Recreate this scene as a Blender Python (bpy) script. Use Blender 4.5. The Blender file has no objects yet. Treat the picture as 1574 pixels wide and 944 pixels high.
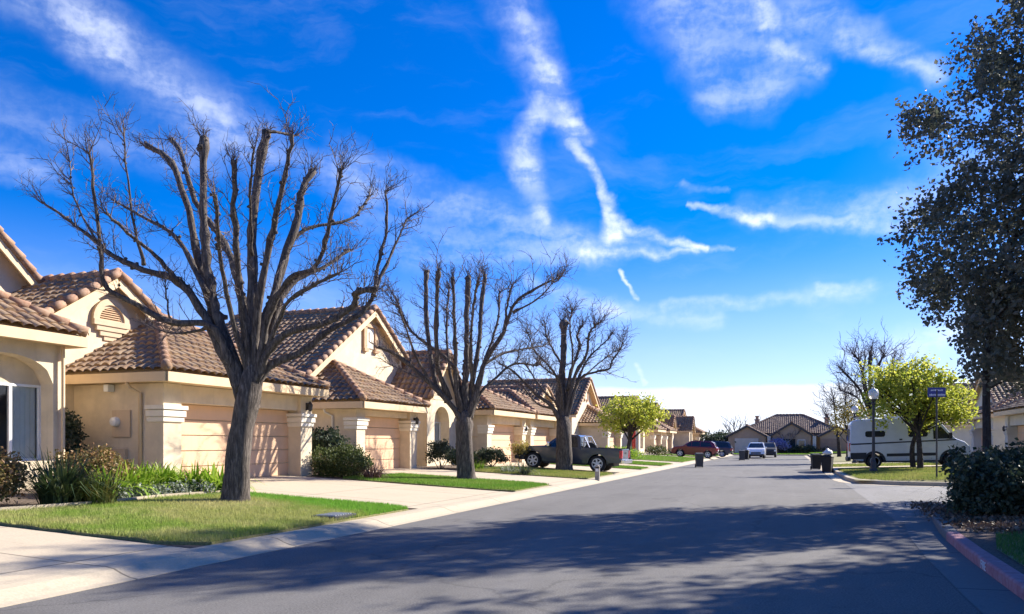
import bpy, bmesh, math, random
import numpy as np
from mathutils import Vector, Matrix

SC = bpy.context.scene
COL = SC.collection
R = math.radians

# ---------------------------------------------------------------- camera
TH = R(19.6)
cam_d = bpy.data.cameras.new('camera')
cam = bpy.data.objects.new('camera', cam_d)
COL.objects.link(cam)
cam_d.sensor_fit = 'HORIZONTAL'
cam_d.sensor_width = 36.0
cam_d.lens = 36.0 * 1200 / 1574
cam_d.shift_y = 210 / 1574
cam_d.clip_start = 0.1
cam_d.clip_end = 6000
cam.location = (0, 0, 1.55)
cam.rotation_euler = (R(90), 0, TH)
SC.camera = cam

# ---------------------------------------------------------------- sun, sky, exposure
SUN_EL, SUN_A = 32.0, 50.0            # elevation; angle from +X towards +Y
S = Vector((math.cos(R(SUN_EL)) * math.cos(R(SUN_A)), math.cos(R(SUN_EL)) * math.sin(R(SUN_A)), math.sin(R(SUN_EL))))
sd = bpy.data.lights.new('sun', 'SUN')
sd.energy = 4.0
sd.angle = R(0.53)
sd.color = (1.0, 0.93, 0.82)
so = bpy.data.objects.new('sun', sd)
so.rotation_euler = (-S).to_track_quat('-Z', 'Y').to_euler()
so.location = (30, 10, 40)
COL.objects.link(so)
SC.view_settings.view_transform = 'Standard'
SC.view_settings.look = 'None'
SC.view_settings.gamma = 1.0
SC.view_settings.exposure = 1.5


class NT:
    """small node-tree helper"""
    def __init__(s, tree):
        s.t = tree
        s.n = tree.nodes
        s.l = tree.links

    def new(s, typ, **kw):
        n = s.n.new(typ)
        for k, v in kw.items():
            setattr(n, k, v)
        return n

    def put(s, sock, v):
        if v is None:
            return
        if isinstance(v, bpy.types.NodeSocket):
            s.l.new(v, sock)
        else:
            sock.default_value = v

    def math(s, op, a, b=None, c=None, clamp=False):
        n = s.new('ShaderNodeMath', operation=op, use_clamp=clamp)
        s.put(n.inputs[0], a)
        s.put(n.inputs[1], b)
        if c is not None:
            s.put(n.inputs[2], c)
        return n.outputs[0]

    def vmath(s, op, a, b=None, scale=None):
        n = s.new('ShaderNodeVectorMath', operation=op)
        s.put(n.inputs[0], a)
        s.put(n.inputs[1], b)
        if scale is not None:
            s.put(n.inputs['Scale'], scale)
        return n.outputs['Value'] if op in ('LENGTH', 'DOT_PRODUCT', 'DISTANCE') else n.outputs['Vector']

    def noise(s, vec, scale, detail=4, rough=0.55, dist=0.0, color=False):
        n = s.new('ShaderNodeTexNoise')
        s.put(n.inputs['Vector'], vec)
        n.inputs['Scale'].default_value = scale
        n.inputs['Detail'].default_value = detail
        n.inputs['Roughness'].default_value = rough
        n.inputs['Distortion'].default_value = dist
        return n.outputs['Color' if color else 'Fac']

    def maprange(s, v, a, b, c=0.0, d=1.0, smooth=True):
        n = s.new('ShaderNodeMapRange')
        n.interpolation_type = 'SMOOTHSTEP' if smooth else 'LINEAR'
        s.put(n.inputs[0], v)
        for i, x in enumerate((a, b, c, d)):
            s.put(n.inputs[1 + i], x)
        return n.outputs[0]

    def mix(s, f, a, b, mode='MIX'):
        n = s.new('ShaderNodeMix', data_type='RGBA', blend_type=mode)
        s.put(n.inputs[0], f)
        for i, x in ((6, a), (7, b)):
            if isinstance(x, (tuple, list)) and len(x) == 3:
                x = (*x, 1)
            s.put(n.inputs[i], x)
        return n.outputs[2]

    def ramp(s, f, stops):
        n = s.new('ShaderNodeValToRGB')
        e = n.color_ramp.elements
        while len(e) < len(stops):
            e.new(0.5)
        for k, (p, c) in enumerate(stops):
            e[k].position = p
            e[k].color = (*c, 1)
        s.put(n.inputs[0], f)
        return n.outputs[0]


w = bpy.data.worlds.new('World')
SC.world = w
w.use_nodes = True
T = NT(w.node_tree)
for n in list(T.n):
    T.n.remove(n)
out = T.new('ShaderNodeOutputWorld')
bg = T.new('ShaderNodeBackground')
bg.inputs['Strength'].default_value = 0.1
T.l.new(bg.outputs[0], out.inputs[0])
sky = T.new('ShaderNodeTexSky', sky_type='NISHITA')
sky.sun_disc = False
sky.sun_elevation = R(SUN_EL)
sky.sun_rotation = R(90 - SUN_A)
sky.air_density = 1.0
sky.dust_density = 0.4
sky.ozone_density = 4.0
hs = T.new('ShaderNodeHueSaturation')
hs.inputs['Hue'].default_value = 0.5
hs.inputs['Saturation'].default_value = 1.3
hs.inputs['Value'].default_value = 0.73
T.l.new(T.mix(1.0, sky.outputs[0], (.62, .68, 1.0), 'MULTIPLY'), hs.inputs['Color'])
tc = T.new('ShaderNodeTexCoord')
dirv = tc.outputs['Generated']
sx = T.new('ShaderNodeSeparateXYZ')
T.l.new(dirv, sx.inputs[0])
az = T.math('MULTIPLY', T.math('ARCTAN2', sx.outputs[0], sx.outputs[1]), 57.2958)
el = T.math('MULTIPLY', T.math('ARCSINE', sx.outputs[2]), 57.2958)
cx = T.new('ShaderNodeCombineXYZ')
T.l.new(az, cx.inputs[0])
T.l.new(el, cx.inputs[1])
P0 = cx.outputs[0]                                   # (azimuth, elevation) of the sky, degrees
wob = T.vmath('SUBTRACT', T.noise(P0, 0.5, 6, 0.5, color=True), (0.5, 0.5, 0.5))
P1 = T.vmath('MULTIPLY_ADD', wob, (1.9, 1.5, 0), None)
n = P1.node
T.l.new(P0, n.inputs[2])
# thin high cloud and old condensation trails: (az, el) -> (az, el), half widths, strength
TRAILS = [
    (-20.6, 31.5, -17.0, 24.7, 1.7, 1.3, .36), (-20.2, 31.0, -16.6, 25.0, .45, .5, .26), (-17.0, 24.7, -15.1, 21.6, 1.2, .8, .46), (-16.0, 23.4, -13.9, 21.1, .5, .45, .35),
    (-17.6, 23.2, -19.0, 20.6, .6, 1.25, .42), (-18.8, 20.9, -18.5, 19.2, 1.1, 1.0, .62), (-18.4, 19.2, -17.4, 16.2, .9, .8, .28), (-17.6, 22.3, -15.2, 21.9, .6, .6, .34), (-17.6, 16.5, -17.0, 15.9, .5, .3, .36),
    (-15.2, 21.2, -13.0, 18.0, .42, .34, .7), (-13.0, 18.0, -11.9, 15.1, .34, .48, .74), (-12.6, 16.4, -12.2, 14.2, .4, .5, .4),
    (-12.0, 15.5, -5.6, 13.5, .34, .24, .95), (-14.6, 13.55, -6.5, 13.5, .38, .3, .7), (-12.0, 14.6, -9.0, 13.7, .7, .4, .35), (-27.0, 13.6, -12.0, 13.7, 1.3, .8, .24), (-6.5, 13.5, -3.6, 13.4, .3, .12, .4),
    (-32.0, 19.6, -14.2, 14.4, 1.3, .7, .26), (-30.0, 16.5, -13.0, 13.8, 2.2, 1.4, .20),
    (-6.9, 16.75, -1.5, 15.2, .14, .4, .55), (-2.8, 15.3, 7.5, 13.9, .35, .5, .42), (-3.0, 15.8, 9.0, 15.0, .9, 1.6, .2),
    (-7.5, 17.9, -4.0, 17.2, .25, .16, .22),
    (-9.5, 31.0, -5.0, 23.6, 2.2, 1.2, .26), (-7.0, 30.5, -2.0, 24.0, 2.6, 1.8, .30), (-3.5, 30.0, 1.0, 24.6, 2.0, 1.4, .26), (-5.4, 22.9, -1.0, 23.2, .9, 1.0, .22),
    (-3.5, 30.5, -1.2, 27.0, .5, .5, .45), (-1.0, 25.6, 2.2, 24.0, .5, .35, .4), (1.0, 27.5, 8.8, 22.8, 1.2, .7, .34), (3.0, 25.5, 9.0, 22.4, .5, .4, .3),
    (-57.0, 28.5, -47.0, 24.6, 1.7, 1.5, .40), (-48.0, 25.2, -38.0, 20.2, 1.7, 1.7, .36), (-47, 23.9, -40, 21.4, .5, .6, .16), (-60, 19.5, -41, 19.0, 1.8, 1.4, .2),
    (-41, 21, -30, 17.8, 1.2, 1.0, .2), (-58, 17.4, -50, 16.4, .9, .8, .35),
    (-11.5, 12.4, -10.7, 10.4, .16, .2, .8), (-18.5, 12.0, -12.0, 9.4, .4, .7, .34), (-13.0, 9.6, -5.0, 8.8, .6, .7, .26), (-8.5, 9.8, 5.0, 10.0, .35, .5, .3), (2.0, 10.2, 5.0, 10.6, .3, .35, .28),
    (4.0, 15.0, 14.0, 16.5, .9, 2.0, .26), (4.0, 6.0, 14.0, 7.5, .6, 1.4, .4), (-10.6, 5.8, -10.1, 4.6, .22, .16, .4), (8, 19, 16, 19, 1.6, 2.5, .15),
    (30, 25, 55, 18, 3, 3, .4), (-95, 30, -70, 22, 3, 3, .4),
]
acc = None
for (a0, e0, a1, e1, w0, w1, k) in TRAILS:
    A = Vector((a0, e0, 0))
    D = Vector((a1 - a0, e1 - e0, 0))
    v = T.vmath('SUBTRACT', P1, A)
    h = T.math('MULTIPLY', T.vmath('DOT_PRODUCT', v, D), 1.0 / D.length_squared, clamp=True)
    d = T.vmath('LENGTH', T.vmath('SUBTRACT', v, T.vmath('SCALE', D, None, scale=h)))
    wd = T.math('MULTIPLY_ADD', h, w1 - w0, w0)
    m = T.maprange(T.math('DIVIDE', d, wd), 1.7, 0.0, 0.0, k)
    acc = m if acc is None else T.math('MAXIMUM', acc, m) if k > .5 else T.math('ADD', acc, m)
# fibres inside the cloud
st = T.new('ShaderNodeMapping')
st.inputs['Rotation'].default_value = (0, 0, R(14))
st.inputs['Scale'].default_value = (0.33, 1.25, 1)
T.l.new(P1, st.inputs[0])
fib = T.noise(st.outputs[0], 0.62, 8, 0.52, 0.35)
puff = T.noise(P0, 1.9, 7, 0.55, 0.15)
tex = T.math('ADD', T.math('MULTIPLY', fib, 0.72), T.math('MULTIPLY', puff, 0.28))
cl = T.math('MULTIPLY', acc, T.maprange(tex, 0.34, 0.66, 0.18, 0.80))
# faint veil everywhere, and the white bank low over the end of the street
veil = T.math('MULTIPLY', T.maprange(T.noise(st.outputs[0], 0.16, 7, 0.6, 0.4), 0.48, 0.8), 0.12)
band = T.maprange(T.math('ADD', el, T.math('MULTIPLY', T.math('SUBTRACT', T.noise(P0, 0.16, 5, 0.6), 0.5), 0.9)), 4.5, 3.7, 0.0, 0.92)
low = T.maprange(el, 16.0, 1.0, 0.0, 0.42)
cl = T.math('ADD', cl, T.math('ADD', veil, T.math('MAXIMUM', band, low)), clamp=True)
skyc = T.mix(cl, hs.outputs[0], (4.3, 4.6, 5.2))
T.l.new(skyc, bg.inputs['Color'])


# ---------------------------------------------------------------- materials
MATS = {}


def newmat(name):
    m = bpy.data.materials.new(name)
    m.use_nodes = True
    t = NT(m.node_tree)
    b = t.n['Principled BSDF']
    MATS[name] = m
    return m, t, b


def pmat(name, col, rough=0.7, var=0.12, scale=6.0, bump=0.0, bscale=60.0, metal=0.0, spec=0.5, coat=0.0, dirt=0.0):
    """principled surface with a noise-varied colour, optional bump and blotchy dirt"""
    m, t, b = newmat(name)
    tcn = t.new('ShaderNodeTexCoord')
    o = tcn.outputs['Object']
    a = tuple(max(0, c * (1 - var)) for c in col)
    c = tuple(min(1, c * (1 + var)) for c in col)
    cc = t.mix(t.maprange(t.noise(o, scale, 6, 0.6), 0.3, 0.7), a, c)
    if dirt:
        cc = t.mix(t.maprange(t.noise(o, scale * .17, 5, 0.65), 0.5, 0.75, 0, dirt), cc, tuple(x * .55 for x in col))
    if dirt:                                            # faint vertical weather streaks
        mp = t.new('ShaderNodeMapping')
        mp.inputs['Scale'].default_value = (1, 1, .07)
        t.l.new(o, mp.inputs[0])
        cc = t.mix(t.maprange(t.noise(mp.outputs[0], 5.5, 5, .6), .5, .78, 0, dirt * 1.6), cc, tuple(x * .62 for x in col))
    t.l.new(cc, b.inputs['Base Color'])
    b.inputs['Roughness'].default_value = rough
    b.inputs['Metallic'].default_value = metal
    b.inputs['Specular IOR Level'].default_value = spec
    if coat:
        b.inputs['Coat Weight'].default_value = coat
        b.inputs['Coat Roughness'].default_value = 0.05
    if bump:
        bn = t.new('ShaderNodeBump')
        bn.inputs['Strength'].default_value = bump
        bn.inputs['Distance'].default_value = 0.02
        t.l.new(t.noise(o, bscale, 3, 0.6), bn.inputs['Height'])
        t.l.new(bn.outputs[0], b.inputs['Normal'])
    return m


pmat('stucco', (.70, .58, .41), .9, .09, 2.2, .5, 70, dirt=.18)
pmat('stucco_tan', (.60, .46, .31), .9, .06, 1.3, .25, 90, dirt=.10)
pmat('stucco_shaded', (.43, .32, .225), .9, .06, 1.3, .25, 90, dirt=.10)  # tan stucco darkened to brown: the end house's shade put into the colour
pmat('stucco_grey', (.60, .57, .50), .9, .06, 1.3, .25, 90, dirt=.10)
pmat('trim', (.70, .52, .31), .7, .05, 2, .08, 40, dirt=.12)
pmat('trim_pale', (.80, .73, .60), .8, .05, 2, .1, 60, dirt=.08)
pmat('door_peach', (.72, .47, .29), .65, .05, 1.5, .06, 30, dirt=.10)
pmat('door_brown', (.33, .22, .16), .65, .08, 1.5, .06, 30, dirt=.10)
pmat('vent_brown', (.52, .34, .2), .8, .08, 5, .1, 50)
pmat('metal_dark', (.05, .05, .055), .5, .1, 8, 0, 10, .3)
pmat('metal_grey', (.42, .43, .44), .45, .1, 8, 0, 10, .6)
pmat('white_paint', (.78, .78, .76), .5, .04, 5)
pmat('soil', (.12, .085, .06), .95, .35, 9, .8, 25)
pmat('mulch', (.13, .085, .06), .95, .5, 22, 1.0, 30)
pmat('bin_grey', (.06, .062, .066), .7, .1, 6)
pmat('bin_black', (.014, .014, .016), .75, .1, 6)
pmat('rubber', (.022, .022, .024), .85, .15, 12, .2, 80)
pmat('alloy', (.75, .76, .78), .35, .05, 6, 0, 10, .3)
pmat('plastic_black', (.025, .025, .028), .6, .12, 10)
pmat('chrome', (.75, .75, .76), .18, .03, 6, 0, 10, .95)
pmat('tail_red', (.55, .015, .03), .25, .05, 20, 0, 10, 0, .6, .5)
pmat('lamp_clear', (.82, .82, .80), .2, .03, 20, 0, 10, 0, .6, .5)
pmat('paint_charcoal', (.047, .062, .092), .35, .06, 3, 0, 10, .1, .5, .8)
pmat('paint_maroon', (.18, .010, .035), .32, .06, 3, 0, 10, .25, .5, .8)
pmat('paint_navy', (.045, .055, .085), .32, .06, 3, 0, 10, .3, .5, .8)
pmat('paint_white', (.80, .81, .82), .32, .02, 3, 0, 10, 0, .5, .8)
pmat('paint_silver', (.62, .65, .69), .35, .04, 3, 0, 10, .15, .5, .6, dirt=.06)
pmat('sign_blue', (.025, .045, .26), .45, .08, 12)
pmat('sign_pale', (.62, .68, .85), .5, .05, 12)
pmat('kerb_letter', (.85, .85, .84), .85, .12, 40, .2, 120)
pmat('flag_red', (.62, .10, .08), .8, .1, 12)
pmat('stone', (.36, .33, .29), .9, .2, 8, .4, 30)
pmat('brick_chimney', (.40, .27, .18), .9, .18, 9, .3, 30)
pmat('curtain', (.86, .86, .84), .85, .04, 4)
pmat('room_dark', (.03, .03, .032), .9, .2, 3)
pmat('wood_twig', (.125, .098, .092), .85, .2, 14)


def glass_mat(name, tint, mixv):
    m, t, b = newmat(name)
    o = t.n['Material Output']
    tr = t.new('ShaderNodeBsdfTransparent')
    tr.inputs[0].default_value = (*tint, 1)
    gl = t.new('ShaderNodeBsdfGlossy')
    gl.inputs['Roughness'].default_value = 0.03
    fr = t.new('ShaderNodeFresnel')
    fr.inputs[0].default_value = 1.5
    mx = t.new('ShaderNodeMixShader')
    t.l.new(t.math('ADD', fr.outputs[0], mixv, clamp=True), mx.inputs[0])
    t.l.new(tr.outputs[0], mx.inputs[1])
    t.l.new(gl.outputs[0], mx.inputs[2])
    t.l.new(mx.outputs[0], o.inputs[0])
    return m


glass_mat('window_glass', (.92, .95, .95), .03)
m, t, b = newmat('car_glass')
b.inputs['Base Color'].default_value = (.018, .022, .028, 1)
b.inputs['Roughness'].default_value = 0.06
b.inputs['Coat Weight'].default_value = 0.6

m, t, b = newmat('globe')                              # frosted lamp globe, unlit by day
b.inputs['Base Color'].default_value = (.82, .82, .80, 1)
b.inputs['Roughness'].default_value = .3
b.inputs['Transmission Weight'].default_value = .35
b.inputs['Subsurface Weight'].default_value = .3


def tile_mat(name, cols):
    m, t, b = newmat(name)
    uv = t.new('ShaderNodeUVMap')
    uv.uv_map = 'UVMap'
    fl = t.vmath('FLOOR', uv.outputs[0])
    wn = t.new('ShaderNodeTexWhiteNoise', noise_dimensions='2D')
    t.l.new(fl, wn.inputs[0])
    c = t.ramp(wn.outputs['Value'], [(i / (len(cols) - 1), q) for i, q in enumerate(cols)])
    tcn = t.new('ShaderNodeTexCoord')
    o = tcn.outputs['Object']
    c = t.mix(t.maprange(t.noise(o, 1.1, 5, .65), .45, .75, 0, .35), c, (.10, .075, .06))
    c = t.mix(t.maprange(t.noise(o, 14, 4, .6), .35, .7, 0, .3), c, (.50, .40, .31))
    t.l.new(c, b.inputs['Base Color'])
    b.inputs['Roughness'].default_value = .82
    bn = t.new('ShaderNodeBump')
    bn.inputs['Strength'].default_value = .25
    bn.inputs['Distance'].default_value = .01
    t.l.new(t.noise(o, 60, 3, .6), bn.inputs['Height'])
    t.l.new(bn.outputs[0], b.inputs['Normal'])


tile_mat('roof_tile', [(.16, .095, .05), (.25, .155, .08), (.30, .19, .095), (.24, .13, .065), (.33, .225, .125), (.20, .125, .068)])
tile_mat('ridge_tile', [(.27, .135, .075), (.34, .18, .10), (.40, .24, .14), (.26, .145, .09)])
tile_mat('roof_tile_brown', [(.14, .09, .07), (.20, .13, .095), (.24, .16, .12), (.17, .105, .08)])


def asphalt(name, base):
    m, t, b = newmat(name)
    tcn = t.new('ShaderNodeTexCoord')
    o = tcn.outputs['Object']
    c = t.mix(t.maprange(t.noise(o, 46, 5, .8), .36, .66), tuple(x * .62 for x in base), tuple(x * 1.45 for x in base))
    mp = t.new('ShaderNodeMapping')
    mp.inputs['Scale'].default_value = (1.0, .22, 1)
    t.l.new(o, mp.inputs[0])
    c = t.mix(t.maprange(t.noise(mp.outputs[0], .7, 6, .62, .4), .4, .72, 0, .35), c, tuple(x * 1.55 for x in base))
    c = t.mix(t.maprange(t.noise(o, .35, 5, .6, .3), .52, .7, 0, .38), c, tuple(x * .55 for x in base))
    mp2 = t.new('ShaderNodeMapping')
    mp2.inputs['Scale'].default_value = (1.6, .05, 1)
    t.l.new(o, mp2.inputs[0])
    c = t.mix(t.maprange(t.noise(mp2.outputs[0], 1.0, 5, .6, .2), .45, .7, 0, .3), c, tuple(x * 1.35 for x in base))
    c = t.mix(t.maprange(t.noise(o, 3.5, 6, .7, .5), .52, .72, 0, .4), c, tuple(x * .6 for x in base))
    # thin crack-sealed lines
    vo = t.new('ShaderNodeTexVoronoi', feature='DISTANCE_TO_EDGE')
    vo.inputs['Scale'].default_value = .16
    wv = t.vmath('ADD', o, t.vmath('SCALE', t.noise(o, .8, 4, .6, color=True), None, scale=1.4))
    t.l.new(wv, vo.inputs['Vector'])
    c = t.mix(t.maprange(vo.outputs['Distance'], .008, .002, 0, .4), c, tuple(x * .45 for x in base))
    t.l.new(c, b.inputs['Base Color'])
    b.inputs['Roughness'].default_value = .88
    b.inputs['Specular IOR Level'].default_value = .35
    bn = t.new('ShaderNodeBump')
    bn.inputs['Strength'].default_value = .5
    bn.inputs['Distance'].default_value = .012
    t.l.new(t.noise(o, 140, 2, .7), bn.inputs['Height'])
    t.l.new(bn.outputs[0], b.inputs['Normal'])


asphalt('asphalt', (.142, .135, .126))
asphalt('asphalt_pale', (.19, .184, .178))


def concrete(name, base, joint=None):
    m, t, b = newmat(name)
    tcn = t.new('ShaderNodeTexCoord')
    o = tcn.outputs['Object']
    c = t.mix(t.maprange(t.noise(o, 30, 5, .7), .3, .7), tuple(x * .88 for x in base), tuple(x * 1.08 for x in base))
    c = t.mix(t.maprange(t.noise(o, .7, 6, .65, .3), .45, .75, 0, .30), c, tuple(x * .68 for x in base))
    c = t.mix(t.maprange(t.noise(o, 2.6, 6, .7, .6), .56, .76, 0, .4), c, tuple(x * .55 for x in base))
    if joint:
        s3 = t.new('ShaderNodeSeparateXYZ')
        t.l.new(o, s3.inputs[0])
        for ax, period, off in joint:
            f = t.math('ABSOLUTE', t.math('SUBTRACT', t.math('FRACT', t.math('MULTIPLY_ADD', s3.outputs[ax], 1 / period, off)), .5))
            c = t.mix(t.maprange(f, .022 / period, .012 / period, 0, .8), c, tuple(x * .22 for x in base))
    t.l.new(c, b.inputs['Base Color'])
    b.inputs['Roughness'].default_value = .9
    bn = t.new('ShaderNodeBump')
    bn.inputs['Strength'].default_value = .25
    bn.inputs['Distance'].default_value = .01
    t.l.new(t.noise(o, 70, 3, .6), bn.inputs['Height'])
    t.l.new(bn.outputs[0], b.inputs['Normal'])


concrete('concrete_drive', (.52, .43, .305), [(0, 3.05, .13), (1, 3.2, .33)])
concrete('concrete_kerb', (.47, .395, .285), [(1, 3.05, .22)])
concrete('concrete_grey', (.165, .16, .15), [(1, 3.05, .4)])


def kerb_paint():
    m, t, b = newmat('kerb_red')
    tcn = t.new('ShaderNodeTexCoord')
    o = tcn.outputs['Object']
    c = t.mix(t.maprange(t.noise(o, 9, 6, .65), .35, .7), (.36, .15, .17), (.44, .23, .25))
    c = t.mix(t.maprange(t.noise(o, 5.0, 6, .7), .55, .72, 0, .7), c, (.40, .36, .36))
    t.l.new(c, b.inputs['Base Color'])
    b.inputs['Roughness'].default_value = .85


kerb_paint()


def grass_mats():
    for name, lo, hi in (('lawn_soil', (.15, .15, .055), (.26, .23, .10)),):
        m, t, b = newmat(name)
        tcn = t.new('ShaderNodeTexCoord')
        o = tcn.outputs['Object']
        c = t.mix(t.maprange(t.noise(o, 26, 5, .7), .35, .65), lo, hi)
        t.l.new(c, b.inputs['Base Color'])
        b.inputs['Roughness'].default_value = 1.0
        bn = t.new('ShaderNodeBump')
        bn.inputs['Strength'].default_value = .8
        t.l.new(t.noise(o, 50, 3, .7), bn.inputs['Height'])
        t.l.new(bn.outputs[0], b.inputs['Normal'])
    # blades: (name, lush, mid, dry, how dry)
    for name, lush, mid, dry, k in (('grass_mixed', (.26, .40, .055), (.43, .45, .14), (.62, .55, .26), .6),
                                    ('grass_green', (.14, .33, .03), (.23, .38, .055), (.4, .36, .13), .25),
                                    ('grass_pale', (.20, .30, .05), (.36, .37, .10), (.5, .43, .18), .4),
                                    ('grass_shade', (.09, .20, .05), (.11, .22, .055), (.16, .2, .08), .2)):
        m, t, b = newmat(name)
        g = t.new('ShaderNodeNewGeometry')
        tcn = t.new('ShaderNodeTexCoord')
        o = tcn.outputs['Object']
        big = t.maprange(t.noise(o, .55, 5, .6, .4), .36, .62)
        c = t.mix(big, lush, mid)
        dr = t.math('MULTIPLY', t.maprange(t.noise(o, 1.5, 5, .65, .3), .42, .66), k)
        if name == 'grass_mixed':
            # the clover patch towards the driveway stays lush, the ground round the trunk is dry
            s3 = t.new('ShaderNodeSeparateXYZ')
            t.l.new(o, s3.inputs[0])
            q = t.math('ADD', s3.outputs[1], t.math('MULTIPLY', s3.outputs[0], .25))
            q = t.math('ADD', q, t.math('MULTIPLY', t.noise(o, 1.3, 4, .6), 1.6))
            lushm = t.maprange(q, 12.0, 12.7)
            c = t.mix(lushm, c, (.17, .43, .03))
            dr = t.math('MULTIPLY', dr, t.math('SUBTRACT', 1.0, t.math('MULTIPLY', lushm, .85)))
            dd = t.vmath('DISTANCE', o, (-10.6, 12.9, .3))
            dr = t.math('MAXIMUM', dr, t.math('MULTIPLY', t.maprange(dd, 1.5, .5), t.maprange(t.noise(o, 3, 4, .6), .3, .55, .3, .95)))
        c = t.mix(t.math('MULTIPLY', dr, t.maprange(g.outputs['Random Per Island'], 0, 1, .5, 1.2, False), clamp=True), c, dry)
        c = t.mix(t.maprange(g.outputs['Random Per Island'], 0, 1, 0, .45, False), c, tuple(x * .45 for x in mid))
        t.l.new(c, b.inputs['Base Color'])
        b.inputs['Roughness'].default_value = .7
        b.inputs['Specular IOR Level'].default_value = .25
        leaf_out(t, b, c, .35)


def leaf_out(t, b, c, k):
    o = t.n['Material Output']
    tl = t.new('ShaderNodeBsdfTranslucent')
    t.put(tl.inputs[0], c)
    mx = t.new('ShaderNodeMixShader')
    mx.inputs[0].default_value = k
    t.l.new(b.outputs[0], mx.inputs[1])
    t.l.new(tl.outputs[0], mx.inputs[2])
    t.l.new(mx.outputs[0], o.inputs[0])


def leaf_mat(name, a, bcol, c3, tr=.35, rough=.55, spec=.4):
    m, t, b = newmat(name)
    g = t.new('ShaderNodeNewGeometry')
    c = t.ramp(g.outputs['Random Per Island'], [(0, a), (.55, bcol), (1, c3)])
    t.l.new(c, b.inputs['Base Color'])
    b.inputs['Roughness'].default_value = rough
    b.inputs['Specular IOR Level'].default_value = spec
    leaf_out(t, b, c, tr)


grass_mats()
leaf_mat('leaf_dark', (.075, .095, .07), (.12, .135, .10), (.19, .18, .14), .4)
leaf_mat('leaf_bush_dark', (.03, .05, .03), (.06, .088, .046), (.13, .14, .09), .25)
leaf_mat('leaf_yellow', (.24, .31, .035), (.44, .47, .06), (.60, .57, .11), .55)
leaf_mat('leaf_bright', (.14, .27, .02), (.27, .42, .035), (.44, .54, .09), .45, .45)
leaf_mat('leaf_flax', (.035, .06, .02), (.07, .105, .035), (.16, .18, .075), .25, .45)
leaf_mat('leaf_hedge', (.05, .085, .018), (.10, .13, .03), (.20, .17, .05), .25)
leaf_mat('leaf_rust', (.12, .12, .03), (.26, .19, .06), (.40, .22, .11), .3)
leaf_mat('leaf_mound', (.045, .07, .014), (.08, .11, .024), (.16, .19, .05), .25)
leaf_mat('leaf_red', (.09, .05, .035), (.18, .09, .07), (.32, .20, .15), .25)
leaf_mat('leaf_white', (.09, .12, .06), (.2, .24, .13), (.62, .64, .58), .3)
leaf_mat('leaf_litter', (.10, .06, .035), (.17, .11, .07), (.28, .2, .13), .1)
leaf_mat('blossom_blue', (.2, .2, .45), (.3, .3, .55), (.5, .5, .7), .3)
leaf_mat('leaf_orange', (.30, .22, .04), (.42, .33, .07), (.5, .44, .16), .4)


def bark(name, a, bcol, c3):
    m, t, b = newmat(name)
    tcn = t.new('ShaderNodeTexCoord')
    o = tcn.outputs['Object']
    mp = t.new('ShaderNodeMapping')
    mp.inputs['Scale'].default_value = (1, 1, .16)
    t.l.new(o, mp.inputs[0])
    f = t.noise(mp.outputs[0], 26, 7, .65, .5)
    c = t.ramp(f, [(.3, a), (.52, bcol), (.72, c3)])
    c = t.mix(t.maprange(t.noise(o, 3.0, 5, .6), .5, .72, 0, .5), c, (.17, .15, .125))
    t.l.new(c, b.inputs['Base Color'])
    b.inputs['Roughness'].default_value = .95
    b.inputs['Specular IOR Level'].default_value = .2
    bn = t.new('ShaderNodeBump')
    bn.inputs['Strength'].default_value = 1.0
    bn.inputs['Distance'].default_value = .035
    t.l.new(f, bn.inputs['Height'])
    t.l.new(bn.outputs[0], b.inputs['Normal'])


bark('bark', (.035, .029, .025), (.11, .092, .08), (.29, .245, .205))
bark('bark_dark', (.02, .016, .014), (.05, .042, .038), (.10, .085, .075))


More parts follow.
